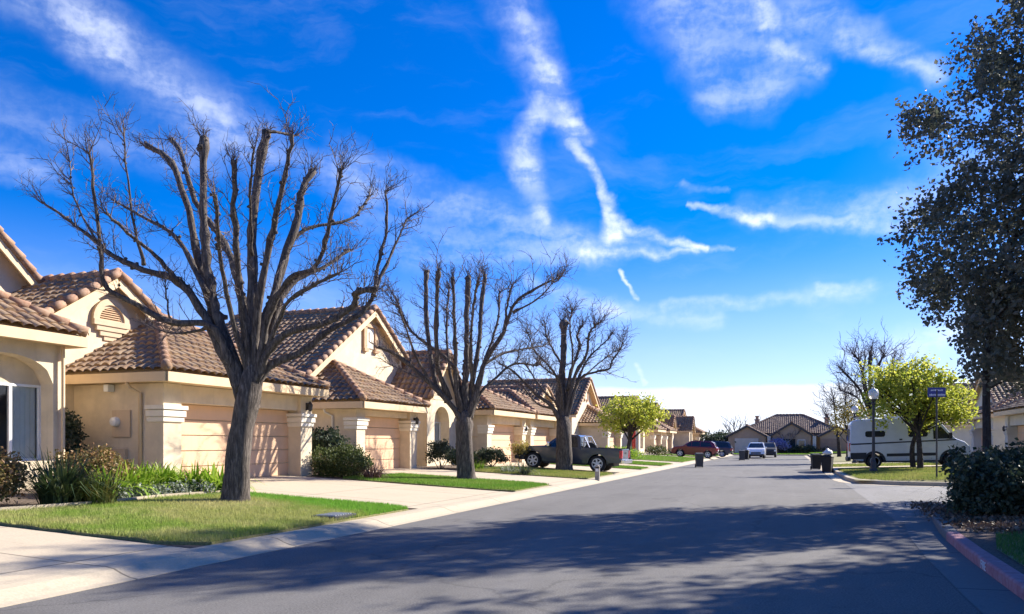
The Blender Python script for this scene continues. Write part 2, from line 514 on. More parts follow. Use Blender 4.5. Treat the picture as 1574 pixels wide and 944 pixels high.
# ---------------------------------------------------------------- mesh building
class MB:
    def __init__(s):
        s.v = []
        s.f = []
        s.uv = []          # one (u, v) per vertex when used
        s.hasuv = False

    def add(s, vs, fs, uv=None):
        o = len(s.v)
        s.v.extend(tuple(p) for p in vs)
        s.f.extend(tuple(i + o for i in f) for f in fs)
        if uv is not None:
            s.hasuv = True
            s.uv.extend(uv)
        else:
            s.uv.extend([(0.5, 0.5)] * len(vs))
        return s

    def poly(s, *ps):
        return s.add(ps, [tuple(range(len(ps)))])

    def box(s, x0, x1, y0, y1, z0, z1):
        v = [(x, y, z) for z in (z0, z1) for y in (y0, y1) for x in (x0, x1)]
        return s.add(v, [(0, 2, 3, 1), (4, 5, 7, 6), (0, 1, 5, 4), (2, 6, 7, 3), (0, 4, 6, 2), (1, 3, 7, 5)])

    def beam(s, a, b, wd, ht, up=(0, 0, 1)):
        """box bar from a to b; wd across, ht along up (centred)"""
        a, b = Vector(a), Vector(b)
        d = (b - a).normalized()
        sd_ = d.cross(Vector(up)).normalized()
        u = sd_.cross(d).normalized()
        v = []
        for p in (a, b):
            for i, j in ((-1, -1), (1, -1), (1, 1), (-1, 1)):
                v.append(p + sd_ * (i * wd / 2) + u * (j * ht / 2))
        return s.add(v, [(0, 3, 2, 1), (4, 5, 6, 7), (0, 1, 5, 4), (1, 2, 6, 5), (2, 3, 7, 6), (3, 0, 4, 7)])

    def tube(s, pts, rad, n=8, cap=True):
        pts = [Vector(p) for p in pts]
        k = len(pts)
        if not hasattr(rad, '__len__'):
            rad = [rad] * k
        vs, fs = [], []
        ref = Vector((0.31, 0.17, 0.93)).normalized()
        t0 = (pts[1] - pts[0]).normalized()
        if abs(t0.dot(ref)) > .9:
            ref = Vector((1, .1, 0)).normalized()
        nx = t0.cross(ref).normalized()
        for i in range(k):
            t_ = (pts[min(i + 1, k - 1)] - pts[max(i - 1, 0)])
            if t_.length < 1e-9:
                t_ = t0
            t_.normalize()
            nx = (nx - t_ * nx.dot(t_))
            nx = nx.normalized() if nx.length > 1e-6 else t_.orthogonal().normalized()
            ny = t_.cross(nx)
            for j in range(n):
                a = 2 * math.pi * j / n
                vs.append(pts[i] + (nx * math.cos(a) + ny * math.sin(a)) * rad[i])
        for i in range(k - 1):
            for j in range(n):
                j2 = (j + 1) % n
                fs.append((i * n + j, i * n + j2, (i + 1) * n + j2, (i + 1) * n + j))
        if cap:
            fs.append(tuple(range(n - 1, -1, -1)))
            fs.append(tuple(range((k - 1) * n, k * n)))
        return s.add(vs, fs)

    def lathe(s, c, prof, n=16, axis='z'):
        """prof: (radius, height) pairs around an axis through c"""
        vs, fs = [], []
        for r, h in prof:
            for j in range(n):
                a = 2 * math.pi * j / n
                p, q = r * math.cos(a), r * math.sin(a)
                vs.append((c[0] + p, c[1] + q, c[2] + h) if axis == 'z' else
                          (c[0] + p, c[1] + h, c[2] + q) if axis == 'y' else (c[0] + h, c[1] + p, c[2] + q))
        for i in range(len(prof) - 1):
            for j in range(n):
                j2 = (j + 1) % n
                fs.append((i * n + j, i * n + j2, (i + 1) * n + j2, (i + 1) * n + j))
        fs.append(tuple(range(n - 1, -1, -1)))
        fs.append(tuple(range((len(prof) - 1) * n, len(prof) * n)))
        return s.add(vs, fs)

    def build(s, name, mat, parent=None, smooth=False, world=True, fn=None, bevel=0.0, recalc=False):
        if not s.v:
            return None
        v = np.array(s.v, dtype=float)
        f = s.f
        if fn is not None:
            v = fn(v)
            f = [tuple(reversed(q)) for q in f]
        if parent is not None and world:
            v = v - np.array(wloc(parent))
        me = bpy.data.meshes.new(name)
        me.from_pydata(v.tolist(), [], f)
        if s.hasuv:
            ul = me.uv_layers.new(name='UVMap')
            li = np.empty(len(me.loops), dtype=np.int32)
            me.loops.foreach_get('vertex_index', li)
            ul.data.foreach_set('uv', np.array(s.uv, dtype=np.float32)[li].ravel())
        if bevel or recalc:
            bm = bmesh.new()
            bm.from_mesh(me)
            bmesh.ops.remove_doubles(bm, verts=bm.verts, dist=1e-5)
            bmesh.ops.recalc_face_normals(bm, faces=bm.faces)
            if bevel:
                es = [e for e in bm.edges if len(e.link_faces) == 2 and e.calc_face_angle(0) > .5]
                bmesh.ops.bevel(bm, geom=es, offset=bevel, segments=2, profile=.6, affect='EDGES', clamp_overlap=True)
            bm.to_mesh(me)
            bm.free()
        me.materials.append(MATS[mat] if isinstance(mat, str) else mat)
        if smooth:
            me.polygons.foreach_set('use_smooth', [True] * len(me.polygons))
        me.update()
        o = bpy.data.objects.new(name, me)
        COL.objects.link(o)
        if parent is not None:
            o.parent = parent
        return o


def wloc(o):
    p = Vector((0, 0, 0))
    while o is not None:
        p += o.location
        o = o.parent
    return p


def tag(o, label=None, cat=None, group=None, kind=None):
    if label:
        o['label'] = label
    if cat:
        o['category'] = cat
    if group:
        o['group'] = group
    if kind:
        o['kind'] = kind
    return o


def thing(name, label, cat, loc=(0, 0, 0), rz=0.0, group=None):
    o = bpy.data.objects.new(name, None)
    o.empty_display_size = .3
    COL.objects.link(o)
    o.location = loc
    o.rotation_euler = (0, 0, rz)
    return tag(o, label, cat, group)


def dup(o, loc=None, rz=None, label=None, parent=None, scale=None):
    """copy of a thing with copies of its parts and sub-parts"""
    c = o.copy()
    COL.objects.link(c)
    if parent is not None:
        c.parent = parent
    if loc is not None:
        c.location = loc
    if rz is not None:
        c.rotation_euler = (0, 0, rz)
    if scale is not None:
        c.scale = scale
    if label:
        c['label'] = label
    for ch in list(o.children):
        dup(ch, parent=c)
    return c


def structure(name, mb, mat, **kw):
    return tag(mb.build(name, mat, **kw), kind='structure')


# ================================================================ GROUND
def gz(x):
    """ground height: street level 0, the left plots rise from the rolled kerb"""
    if x <= -7.6:
        return .125 + .05 * min(-7.6 - x, 8.0)
    if x >= 2.4:
        return .13 + .03 * min(x - 2.4, 8.0)
    return 0.0


structure('ground', MB().poly((-3000, -3000, -.08), (3000, -3000, -.08), (3000, 3000, -.08), (-3000, 3000, -.08)), 'lawn_soil')
structure('road', MB().poly((-7.05, -60, 0), (2.2, -60, 0), (2.2, 108, 0), (-7.05, 108, 0)), 'asphalt')
structure('side_street', MB().poly((2.0, 17.0, .003), (70, 17.0, .003), (70, 36.5, .003), (2.0, 36.5, .003)), 'asphalt_pale')


def sloped(mb, x0, x1, y0, y1, dz, thick=0.0, wob=0.0, seed=1, tip=0.0):
    """sheet over the sloping plot between x0 (street side) and x1; edges may wander a little"""
    rnd = random.Random(seed)
    nx = 14
    a, b_ = [], []
    for i in range(nx + 1):
        x = x0 + (x1 - x0) * i / nx
        e = 0 if wob == 0 else rnd.uniform(-wob, wob)
        g = 0 if wob == 0 else rnd.uniform(-wob, wob)
        rr = tip * max(0, 1 - i / 1.6) if tip else 0
        a.append((x, y0 + e + rr, gz(x) + dz))
        b_.append((x, y1 + g - rr, gz(x) + dz))
    vs = a + b_
    n1 = nx + 1
    fs = [(i, i + 1, n1 + i + 1, n1 + i) for i in range(nx)]
    if thick:
        o = len(vs)
        vs = vs + [(p[0], p[1], p[2] - thick) for p in vs]
        for i in range(nx):
            fs.append((i, i + 1, o + i + 1, o + i))
            fs.append((n1 + i, n1 + i + 1, o + n1 + i + 1, o + n1 + i))
        fs.append((0, n1, o + n1, o))
        fs.append((nx, n1 + nx, o + n1 + nx, o + nx))
    mb.add(vs, fs)
    return [p[:2] for p in a] + [p[:2] for p in reversed(b_)]


yard = MB()
sloped(yard, -7.6, -15.6, -60, 130, -.014)
yard.poly((-15.6, -60, gz(-16) - .014), (-15.6, 130, gz(-16) - .014), (-70, 130, gz(-16) - .014), (-70, -60, gz(-16) - .014))
structure('yard_soil', yard, 'soil')

# rolled concrete kerb on the left, one long strip
kp = [(-7.02, -.05), (-7.02, .006), (-7.12, .018), (-7.24, .055), (-7.36, .105), (-7.48, .124), (-7.66, .128), (-7.66, -.05)]
kb = MB()
for (xa, za), (xb, zb) in zip(kp[:-1], kp[1:]):
    kb.poly((xa, -60, za), (xa, 108, za), (xb, 108, zb), (xb, -60, zb))
structure('kerb', kb, 'concrete_kerb')

DRIVES = [(-8, 8.5), (15.4, 21.5), (25.7, 30.2), (36.0, 42.3), (45.5, 49.5), (55.2, 59.8), (76, 80.6), (85, 89.5), (96, 100)]
for k, (y0, y1) in enumerate(DRIVES):
    d = MB()
    sloped(d, -7.66, -15.55, y0, y1, 0.0)
    if k == 0:
        d.poly((-15.55, y0, gz(-16)), (-15.55, 4.0, gz(-16)), (-30, 4.0, gz(-16)), (-30, y0, gz(-16)))
    structure('driveway', d, 'concrete_drive')


def in_poly(px, py, poly):
    c = np.zeros(len(px), bool)
    n = len(poly)
    for i in range(n):
        x1, y1 = poly[i]
        x2, y2 = poly[(i + 1) % n]
        hit = ((y1 > py) != (y2 > py)) & (px < (x2 - x1) * (py - y1) / ((y2 - y1) if y2 != y1 else 1e-9) + x1)
        c ^= hit
    return c


def blades(name, poly, n, mat, h=(.04, .09), wd=.012, seed=3, base=.03, lean=.5):
    """short grass: n single blades scattered over a plot"""
    rg = np.random.default_rng(seed)
    P = np.array(poly)
    lo, hi = P.min(0), P.max(0)
    px = rg.uniform(lo[0], hi[0], n * 2)
    py = rg.uniform(lo[1], hi[1], n * 2)
    k = in_poly(px, py, poly)
    px, py = px[k][:n], py[k][:n]
    m = len(px)
    pz = np.array([gz(x) for x in px]) + base - .012
    hh = rg.uniform(h[0], h[1], m)
    a = rg.uniform(0, 2 * math.pi, m)
    la = rg.uniform(0, 2 * math.pi, m)
    ln = rg.uniform(0, lean, m) * hh
    w_ = wd * rg.uniform(.6, 1.3, m)
    v = np.empty((m, 3, 3))
    v[:, 0] = np.stack([px - np.cos(a) * w_ / 2, py - np.sin(a) * w_ / 2, pz], 1)
    v[:, 1] = np.stack([px + np.cos(a) * w_ / 2, py + np.sin(a) * w_ / 2, pz], 1)
    v[:, 2] = np.stack([px + np.cos(la) * ln, py + np.sin(la) * ln, pz + hh], 1)
    me = bpy.data.meshes.new(name)
    me.from_pydata(v.reshape(-1, 3).tolist(), [], np.arange(m * 3).reshape(-1, 3).tolist())
    me.materials.append(MATS[mat])
    o = bpy.data.objects.new(name, me)
    COL.objects.link(o)
    return tag(o, kind='stuff')


LAWNS = [  # y0, y1, back x, blades, material, label
    (8.6, 15.25, -12.5, 110000, 'grass_mixed', 'patchy half dry front lawn round the nearest bare tree'),
    (21.6, 25.6, -13.4, 36000, 'grass_green', 'even green lawn strip under the second bare tree'),
    (30.3, 35.9, -13.0, 30000, 'grass_pale', 'yellowish lawn strip under the bare tree beside the pickup'),
    (42.4, 45.4, -13.0, 10000, 'grass_green', 'narrow green lawn strip just beyond the pickup'),
    (49.6, 55.1, -13.5, 14000, 'grass_green', 'green lawn strip in front of the leafy yellow green tree'),
    (59.9, 75.9, -13.0, 14000, 'grass_green', 'green lawn strip on the near side of the maroon car'),
    (80.7, 84.9, -13.0, 8000, 'grass_green', 'green lawn strip beyond the maroon car'),
    (89.6, 95.9, -13.0, 6000, 'grass_green', 'distant lawn strip beside the parked white car'),
    (100.1, 107.5, -13.0, 8000, 'grass_green', 'farthest lawn strip along the left kerb'),
]
for k, (y0, y1, xb, nb, gm, lb) in enumerate(LAWNS):
    lm = MB()
    poly = sloped(lm, -7.68, xb, y0, y1, .03, thick=.06, wob=.06 if k < 3 else .03, seed=20 + k, tip=.3)
    lo = structure('lawn', lm, 'lawn_soil')
    g = blades('grass', poly, nb, gm, seed=50 + k, h=(.045, .10) if k < 2 else (.05, .1), wd=.014 if k == 0 else .018 if k < 3 else .03)
    tag(g, 'short ' + lb if len(lb.split()) < 14 else lb, 'grass')

# tufts hanging over the lawn edges of the near plot
edge = MB()

# ---- right side: kerb following the corner of the side street
NEAR = [(2.1, -60), (2.12, 6), (2.16, 8.9), (2.24, 11.9), (2.34, 14.0), (2.43, 15.2), (2.65, 17.3), (2.86, 18.3), (3.25, 19.3), (3.9, 20.2), (4.8, 20.9), (6.2, 21.3), (9, 21.45), (70, 21.5)]
FAR = [(70, 31.8), (5.2, 31.8), (4.2, 31.9), (3.3, 32.3), (2.7, 33.0), (2.35, 34.0), (2.22, 35.5), (2.2, 40), (2.2, 108)]


def offset(path, d):
    o = []
    for i, p in enumerate(path):
        a = Vector(path[max(i - 1, 0)])
        b_ = Vector(path[min(i + 1, len(path) - 1)])
        t_ = (b_ - a).normalized()
        o.append((p[0] + t_.y * d, p[1] - t_.x * d))
    return o


def kerb_run(path, h=.15, wd=.17):
    mb = MB()
    prof = [(0, -.05), (.0, h - .03), (.012, h - .008), (.03, h), (wd, h + .002), (wd, -.05)]
    rows = [[(x, y, z) for (x, y) in offset(path, d)] for d, z in prof]
    for r0, r1 in zip(rows[:-1], rows[1:]):
        for i in range(len(path) - 1):
            mb.poly(r0[i], r0[i + 1], r1[i + 1], r1[i])
    mb.poly(*[r[0] for r in rows])
    mb.poly(*[r[-1] for r in reversed(rows)])
    return mb


def gutter(path, w0=.5):
    mb = MB()
    o = offset(path, -w0)
    for i in range(len(path) - 1):
        mb.poly((*o[i], .006), (*o[i + 1], .006), (*path[i + 1], .010), (*path[i], .010))
    return mb


structure('red_kerb', kerb_run(NEAR[:5]), 'kerb_red')
structure('kerb', kerb_run(NEAR[4:]), 'concrete_grey')
structure('kerb', kerb_run(FAR), 'concrete_kerb')
structure('gutter', gutter(NEAR), 'concrete_grey')
structure('gutter', gutter(FAR[1:]), 'concrete_kerb')

cu = bpy.data.curves.new('lettering', 'FONT')          # white stencil on the red kerb
cu.body = 'FIRE'
cu.size = .15
cu.extrude = .002
cu.space_character = 1.12
cu.materials.append(MATS['kerb_letter'])
fo = bpy.data.objects.new('lettering', cu)
COL.objects.link(fo)
dk = Vector((2.24 - 2.16, 11.9 - 8.9, 0)).normalized()
fo.location = (2.16 + .0267 * 2.1 - .004, 8.9 + 2.1, .022)
fo.rotation_euler = Matrix((-dk, (0, 0, 1), (-dk).cross(Vector((0, 0, 1))))).transposed().to_euler()
bpy.context.view_layer.update()
fm = bpy.data.meshes.new_from_object(fo.evaluated_get(bpy.context.evaluated_depsgraph_get()))
fo2 = bpy.data.objects.new('kerb_lettering', fm)
COL.objects.link(fo2)
fo2.matrix_world = fo.matrix_world.copy()
bpy.data.objects.remove(fo)
fo = fo2
tag(fo, 'white stencilled lettering on the face of the red kerb', 'lettering')

# right plots: near corner bed and lawn, far corner plot
nr = offset(NEAR, .165)
plot = MB()
plot.add([(x, y, .138) for x, y in nr] + [(70, -60, .138)], [tuple(range(len(nr))) + (len(nr),)])
structure('corner_bed', plot, 'mulch')
lm = MB()
gp = [(2.42, -20), (2.46, 8.9), (2.58, 11.9), (2.95, 13.6), (6, 14.6), (14, 15), (14, -20)]
lm.add([(x, y, .150) for x, y in gp], [tuple(range(len(gp)))])
structure('lawn', lm, 'lawn_soil')
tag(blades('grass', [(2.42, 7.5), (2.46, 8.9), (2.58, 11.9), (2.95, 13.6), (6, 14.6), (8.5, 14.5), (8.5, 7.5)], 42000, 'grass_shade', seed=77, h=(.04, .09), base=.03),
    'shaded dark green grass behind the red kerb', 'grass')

fr = offset(FAR, .165)
plot = MB()
pv = [(x, y, .14) for x, y in fr]
pv += [(10.4, 108, gz(10.4)), (70, 108, gz(10.4))]
plot.add([(2.38, 32.8, .136), (2.38, 108, .136), (10.4, 108, gz(10.4)), (10.4, 32.8, gz(10.4)), (70, 108, gz(10.4)), (70, 32.8, gz(10.4)), (10.4, 31.97, .16), (70, 31.97, .16), (5.2, 31.97, .14), (4.2, 32.08, .14), (3.3, 32.47, .14)],
         [(0, 3, 2, 1), (3, 5, 4, 2), (6, 7, 5, 3), (8, 6, 3, 0, 10, 9)])
structure('lawn', plot, 'lawn_soil')
gpoly = [(2.6, 34), (3.4, 32.6), (5.2, 32.05), (14, 32.05), (14, 46.2), (2.45, 46.2)]
tag(blades('grass', gpoly, 60000, 'grass_pale', seed=91, h=(.05, .11), wd=.026, base=.02), 'sunlit pale grass on the far corner under the lamp post', 'grass')
tag(blades('grass', [(2.45, 50.7), (11, 50.7), (11, 56), (2.45, 56)], 9000, 'grass_pale', seed=92, h=(.06, .12), wd=.04, base=.02), 'grass strip beyond the white camper van', 'grass')
d = MB()
for y0, y1 in ((46.3, 50.6), (56.2, 61.2)):
    d.poly((2.37, y0, .142), (10.5, y0, gz(10.5) + .012), (10.5, y1, gz(10.5) + .012), (2.37, y1, .142))
    d.poly((10.5, y0, gz(10.5) + .012), (12.6, y0, gz(10.5) + .012), (12.6, y1, gz(10.5) + .012), (10.5, y1, gz(10.5) + .012))
structure('driveway', d, 'concrete_drive')
# end of the street: kerb and the lawn in front of the last house
kb = MB()
kb.box(-8, 3, 108, 108.5, -.05, .13)
structure('kerb', kb, 'concrete_kerb')
lm = MB()
lm.poly((-14, 108.5, .12), (14, 108.5, .12), (14, 118, .2), (-14, 118, .2))
structure('lawn', lm, 'lawn_soil')
tag(blades('grass', [(-8, 108.6), (9, 108.6), (9, 116), (-8, 116)], 16000, 'grass_green', seed=93, h=(.08, .16), wd=.06, base=.15), 'strip of green grass before the house at the street end', 'grass')


# ================================================================ HOUSES
TP, TC = .285, .35            # barrel spacing and course height of the roof tiles


def tile_sheet(mb, poly, lod=0):
    """barrel tiles over a planar convex roof face; poly[0]->poly[1] runs along the eave, seen from above counter-clockwise"""
    p = [Vector(q) for q in poly]
    s = (p[1] - p[0]).normalized()
    nrm = Vector((0, 0, 0))
    for i in range(1, len(p) - 1):
        nrm += (p[i] - p[0]).cross(p[i + 1] - p[0])
    nrm.normalize()
    if nrm.z < 0:
        nrm = -nrm
    t = nrm.cross(s)
    if t.z < 0:
        t = -t
        s = -s
    o = p[0]
    q = [((v - o).dot(s), (v - o).dot(t)) for v in p]
    s0, s1 = min(a for a, _ in q), max(a for a, _ in q)
    t0, t1 = 0.0, max(b for _, b in q)
    ns = {0: 10, 1: 6, 2: 4}[lod]
    k0, k1 = math.floor(s0 / TP), math.ceil(s1 / TP)
    ss, hh = [], []
    for k in range(k0, k1):
        for j in range(ns):
            x = j / ns
            ss.append((k + x) * TP)
            y = abs(2 * x - 1)
            hh.append(.078 * math.sqrt(max(0, 1 - (y / .86) ** 2)) if y < .86 else 0.0)
    ss.append(k1 * TP)
    hh.append(0.0)
    ss, hh = np.array(ss), np.array(hh)
    nc = math.ceil(t1 / TC) + 1
    tt, ho = [], []
    for c in range(nc):
        tt += [c * TC - .02, c * TC + .03, (c + 1) * TC - .02]
        ho += [.03, .05, .004]
    tt, ho = np.array(tt), np.array(ho)
    ho[0::3] = .052
    S_, T_ = np.meshgrid(ss, tt)
    wn = np.random.default_rng(int(abs(o.x * 31 + o.y * 7)) + 1)
    jit = wn.normal(0, .009, (len(tt) // 3, len(ss) // ns + 2))
    ji = np.repeat(np.repeat(jit, 3, 0), ns, 1)[:len(tt), :len(ss)]
    Hh = hh[None, :] + ho[:, None] + ji
    V = (np.array(o)[None, None, :] + S_[..., None] * np.array(s) + T_[..., None] * np.array(t) + Hh[..., None] * np.array(nrm))
    n0, n1 = V.shape[:2]
    idx = np.arange(n0 * n1).reshape(n0, n1)
    F = np.stack([idx[:-1, :-1], idx[:-1, 1:], idx[1:, 1:], idx[1:, :-1]], -1).reshape(-1, 4)
    # keep only cells near the face, then trim exactly along its edges
    cs = (S_[:-1, :-1] + S_[1:, 1:]) / 2
    ct = (T_[:-1, :-1] + T_[1:, 1:]) / 2
    keep = np.ones(cs.shape, bool)
    qq = np.array(q)
    area = sum(qq[i][0] * qq[(i + 1) % len(qq)][1] - qq[(i + 1) % len(qq)][0] * qq[i][1] for i in range(len(qq)))
    if area < 0:
        qq = qq[::-1]
    planes = []
    for i in range(len(qq)):
        a, b_ = qq[i], qq[(i + 1) % len(qq)]
        e = b_ - a
        L = math.hypot(*e)
        if L < 1e-6:
            continue
        nn = np.array([-e[1], e[0]]) / L
        if abs(e[1]) < 1e-4 and abs(a[1]) < 1e-4:
            a = np.array([a[0], -.06])                     # tiles hang a little over the eave
        planes.append((a, nn))
        dist = (cs - a[0]) * nn[0] + (ct - a[1]) * nn[1]
        keep &= dist > -.45
    F = F[keep.reshape(-1)]
    used = np.unique(F)
    remap = -np.ones(n0 * n1, int)
    remap[used] = np.arange(len(used))
    Vl = V.reshape(-1, 3)[used]
    uvl = np.stack([S_.reshape(-1)[used] / TP, (T_.reshape(-1)[used] + .0201) / TC], 1)
    bm = bmesh.new()
    lay = bm.verts.layers.float_vector.new('st')
    bvs = []
    for c, u in zip(Vl.tolist(), uvl.tolist()):
        v = bm.verts.new(c)
        v[lay] = (u[0], u[1], 0)
        bvs.append(v)
    for f in remap[F].tolist():
        bm.faces.new([bvs[i] for i in f])
    for a, nn in planes:
        wn3 = s * float(nn[0]) + t * float(nn[1])
        co = o + s * float(a[0]) + t * float(a[1])
        bmesh.ops.bisect_plane(bm, geom=bm.verts[:] + bm.edges[:] + bm.faces[:], dist=1e-5, plane_co=co, plane_no=wn3, clear_inner=True)
    bm.verts.index_update()
    vs = [tuple(v.co) for v in bm.verts]
    uv = [(v[lay][0], v[lay][1]) for v in bm.verts]
    fs = [tuple(v.index for v in f.verts) for f in bm.faces]
    bm.free()
    mb.add(vs, fs, uv)


def cap_tiles(runs, a, b, r=.13, lift=.07, seg=.42):
    """overlapping barrel tiles along a ridge, hip or rake"""
    mb = MB()
    runs.append(mb)
    a, b = Vector(a), Vector(b)
    L = (b - a).length
    n = max(1, int(L / seg))
    d = (b - a) / n
    up = Vector((0, 0, lift))
    rnd = random.Random(int(L * 100))
    for i in range(n):
        p, q = a + d * i + up, a + d * (i + 1.12) + up
        k = len(mb.v)
        mb.tube([p + Vector((0, 0, .035)), q], [r * rnd.uniform(1.0, 1.1), r * .8], 10)
        mb.hasuv = True
        c = (rnd.random() * 40, rnd.random() * 40)
        for j in range(k, len(mb.v)):
            mb.uv[j] = c


class House:
    def __init__(s, label, x, y, mirror=None, lod=1, wall='stucco', tiles='roof_tile', trim='trim', door='door_peach', cat='house', group='tile roofed houses along the street'):
        """built in the left-hand row's coordinates; mirror=m sends x to m - x for the other side of the street"""
        s.fn = None
        if mirror is not None:
            def fn(v, m=mirror):
                v = v.copy()
                v[:, 0] = m - v[:, 0]
                return v
            s.fn = fn
            x = mirror - x
        s.root = thing('house', label, cat, (x, y, .45), group=group)
        s.lod, s.wm, s.tm, s.trm, s.dm = lod, wall, tiles, trim, door
        s.wall, s.roof, s.caps, s.fascia, s.soffit = MB(), MB(), [], MB(), MB()

    def part(s, name, mb, mat, parent=None, **kw):
        return mb.build(name, mat, parent or s.root, fn=s.fn, **kw)

    def face(s, *poly):
        tile_sheet(s.roof, poly, s.lod)
        n = (Vector(poly[1]) - Vector(poly[0])).cross(Vector(poly[2]) - Vector(poly[0])).normalized()
        if n.z < 0:
            n = -n
        s.soffit.poly(*[Vector(p) - n * .05 for p in poly])

    def board(s, a, b, h=.24, th=.05, drop=.02):
        a, b = Vector(a), Vector(b)
        z = Vector((0, 0, -h / 2 - drop))
        s.fascia.beam(a + z, b + z, th, h)

    def done(s):
        if s.wall.v:
            s.part('wall', s.wall, s.wm)
        r = s.part('roof', s.roof, s.tm)
        for c in s.caps:
            s.part('ridge_tiles', c, 'ridge_tile', r, smooth=True)
        s.part('soffit', s.soffit, s.trm, r)
        s.part('fascia', s.fascia, s.trm)
        return s.root

    # ---- hip-ended wing whose hip faces the street
    def hip(s, xe, y0, y1, ze, xa, za, xb, zg=None, soffit_back=.5):
        ym = (y0 + y1) / 2
        A, B_ = (xe, y0, ze), (xe, y1, ze)
        C, D = (xb, y0, ze), (xb, y1, ze)
        P, Q = (xa, ym, za), (xb, ym, za)
        s.face(A, B_, P)
        s.face(C, A, P, Q)
        s.face(B_, D, Q, P)
        for a, b_ in ((A, P), (B_, P), (P, Q)):
            cap_tiles(s.caps, a, b_)
        s.board((xe - .0, y0 + .03, ze), (xe - .0, y1 - .03, ze))
        s.board((xb, y0, ze), (xe - .03, y0, ze))
        s.board((xb, y1, ze), (xe - .03, y1, ze))
        s.soffit.poly((xe, y0, ze - .25), (xe, y1, ze - .25), (xb, y1, ze - .25), (xb, y0, ze - .25))

    # ---- gabled volume, gable facing the street
    def gable(s, xf, y0, y1, ze, zr, xb, wall_x=None, zbase=.3, front_zb=None):
        ym = (y0 + y1) / 2
        A, B_, P = (xf, y0, ze), (xf, y1, ze), (xf, ym, zr)
        C, D, Q = (xb, y0, ze), (xb, y1, ze), (xb, ym, zr)
        s.face(C, A, P, Q)
        s.face(B_, D, Q, P)
        cap_tiles(s.caps, P, Q)
        cap_tiles(s.caps, A, P, r=.12, lift=.09)
        cap_tiles(s.caps, B_, P, r=.12, lift=.09)
        wx = xf - .35 if wall_x is None else wall_x
        k = .30 / math.hypot(1, 1)
        for a, b_ in ((A, P), (B_, P)):
            s.board((xf - .02, a[1], a[2] - .02), (xf - .02, b_[1], b_[2] - .02), h=.22, drop=.04)
        sl = (zr - ze) / (ym - y0)
        i = .35
        yy0, yy1 = y0 + i, y1 - i
        zz = ze + sl * i - .07
        zt = zr - .07
        for x in (wx, xb + .3):
            zb_ = front_zb if (front_zb is not None and x == wx) else zbase
            s.wall.poly((x, yy0, zb_), (x, yy1, zb_), (x, yy1, zz), (x, ym, zt), (x, yy0, zz))
        s.wall.poly((wx, yy0, zbase), (xb + .3, yy0, zbase), (xb + .3, yy0, zz), (wx, yy0, zz))
        s.wall.poly((wx, yy1, zbase), (xb + .3, yy1, zbase), (xb + .3, yy1, zz), (wx, yy1, zz))
        s.board((xf, y0, ze), (xb, y0, ze), h=.2)
        s.board((xf, y1, ze), (xb, y1, ze), h=.2)
        return wx

    # ---- garage front: pillars with moulded bands, recessed sectional door
    def garage(s, xf, y0, y1, ze, xb, zg, pw=.62, dh=2.13, cap=True, split=False, deep=.5):
        xd = xf - deep
        top = ze - .26
        zb = zg - .2
        s.wall.box(xb, xd - .03, y0, y1, zb, top)                                # body behind the door
        for a, b_ in ((y0 - .002, y0 + pw), (y1 - pw, y1 + .002)):
            pl = s.part('pillar', MB().box(xd - .028, xf, a, b_, zb, top - .002), s.wm)
            if cap:
                tr = MB()
                for z0, z1, e in ((1.62, 1.72, .05), (1.75, 1.90, .085), (1.93, 2.03, .12)):
                    tr.box(xf - pw * .8, xf + e, a - e, b_ + e, zg + z0, zg + z1)
                tr.box(xf - pw * .78, xf + .02, a - .02, b_ + .02, zg + 1.6, zg + 2.04)
                s.part('pillar_band', tr, 'trim_pale' if s.wm == 'stucco' else s.wm, pl)
        s.wall.box(xd - .026, xf - .12, y0 + pw, y1 - pw, zg + dh, top - .004)     # lintel
        spans = [(y0 + pw, y1 - pw)]
        if split:
            m = (y0 + y1) / 2
            s.wall.box(xd - .027, xf - .05, m - .3, m + .3, zb, zg + dh)
            spans = [(y0 + pw, m - .3), (m + .3, y1 - pw)]
        for a, b_ in spans:
            dmb = MB()
            n = 5
            for i in range(n):
                z0 = zg + dh * i / n
                dmb.box(xd - .02, xd + .025, a + .002, b_ - .002, z0 + (.012 if i else .03), z0 + dh / n - .012)
            s.part('garage_door', dmb, s.dm, bevel=.006)

    def box_panel(s, name, mat, *b):
        return s.part(name, MB().box(*b), mat)

    # ---- arched window or niche let into a wall that faces the street
    def arch_wall(s, x, y0, y1, zb, zt, oy0, oy1, sill, spring, rise, deep=.35, ztop=None, panes=2):
        """wall strip y0..y1 with an arched, recessed window opening"""
        N = 14
        zt_ = (lambda y: zt) if ztop is None else ztop
        mb = MB()

        def arc(y):
            u = (y - (oy0 + oy1) / 2) / ((oy1 - oy0) / 2)
            return spring + rise * math.sqrt(max(0, 1 - u * u))
        mb.poly((x, y0, zb), (x, oy0, zb), (x, oy0, zt_(oy0)), (x, y0, zt_(y0)))
        mb.poly((x, oy1, zb), (x, y1, zb), (x, y1, zt_(y1)), (x, oy1, zt_(oy1)))
        mb.poly((x, oy0, zb), (x, oy1, zb), (x, oy1, sill), (x, oy0, sill))
        ys = [oy0 + (oy1 - oy0) * i / N for i in range(N + 1)]
        for a, b_ in zip(ys[:-1], ys[1:]):
            mb.poly((x, a, arc(a)), (x, b_, arc(b_)), (x, b_, zt_(b_)), (x, a, zt_(a)))
            mb.poly((x, a, arc(a)), (x, b_, arc(b_)), (x - deep, b_, arc(b_)), (x - deep, a, arc(a)))
        for y in (oy0, oy1):
            mb.poly((x, y, sill), (x, y, spring), (x - deep, y, spring), (x - deep, y, sill))
        mb.poly((x, oy0, sill), (x, oy1, sill), (x - deep, oy1, sill), (x - deep, oy0, sill))
        s.wall.add(mb.v, mb.f)
        # back wall of the recess round the window (flat-headed) and the window itself
        wt = spring - .02
        xr = x - deep
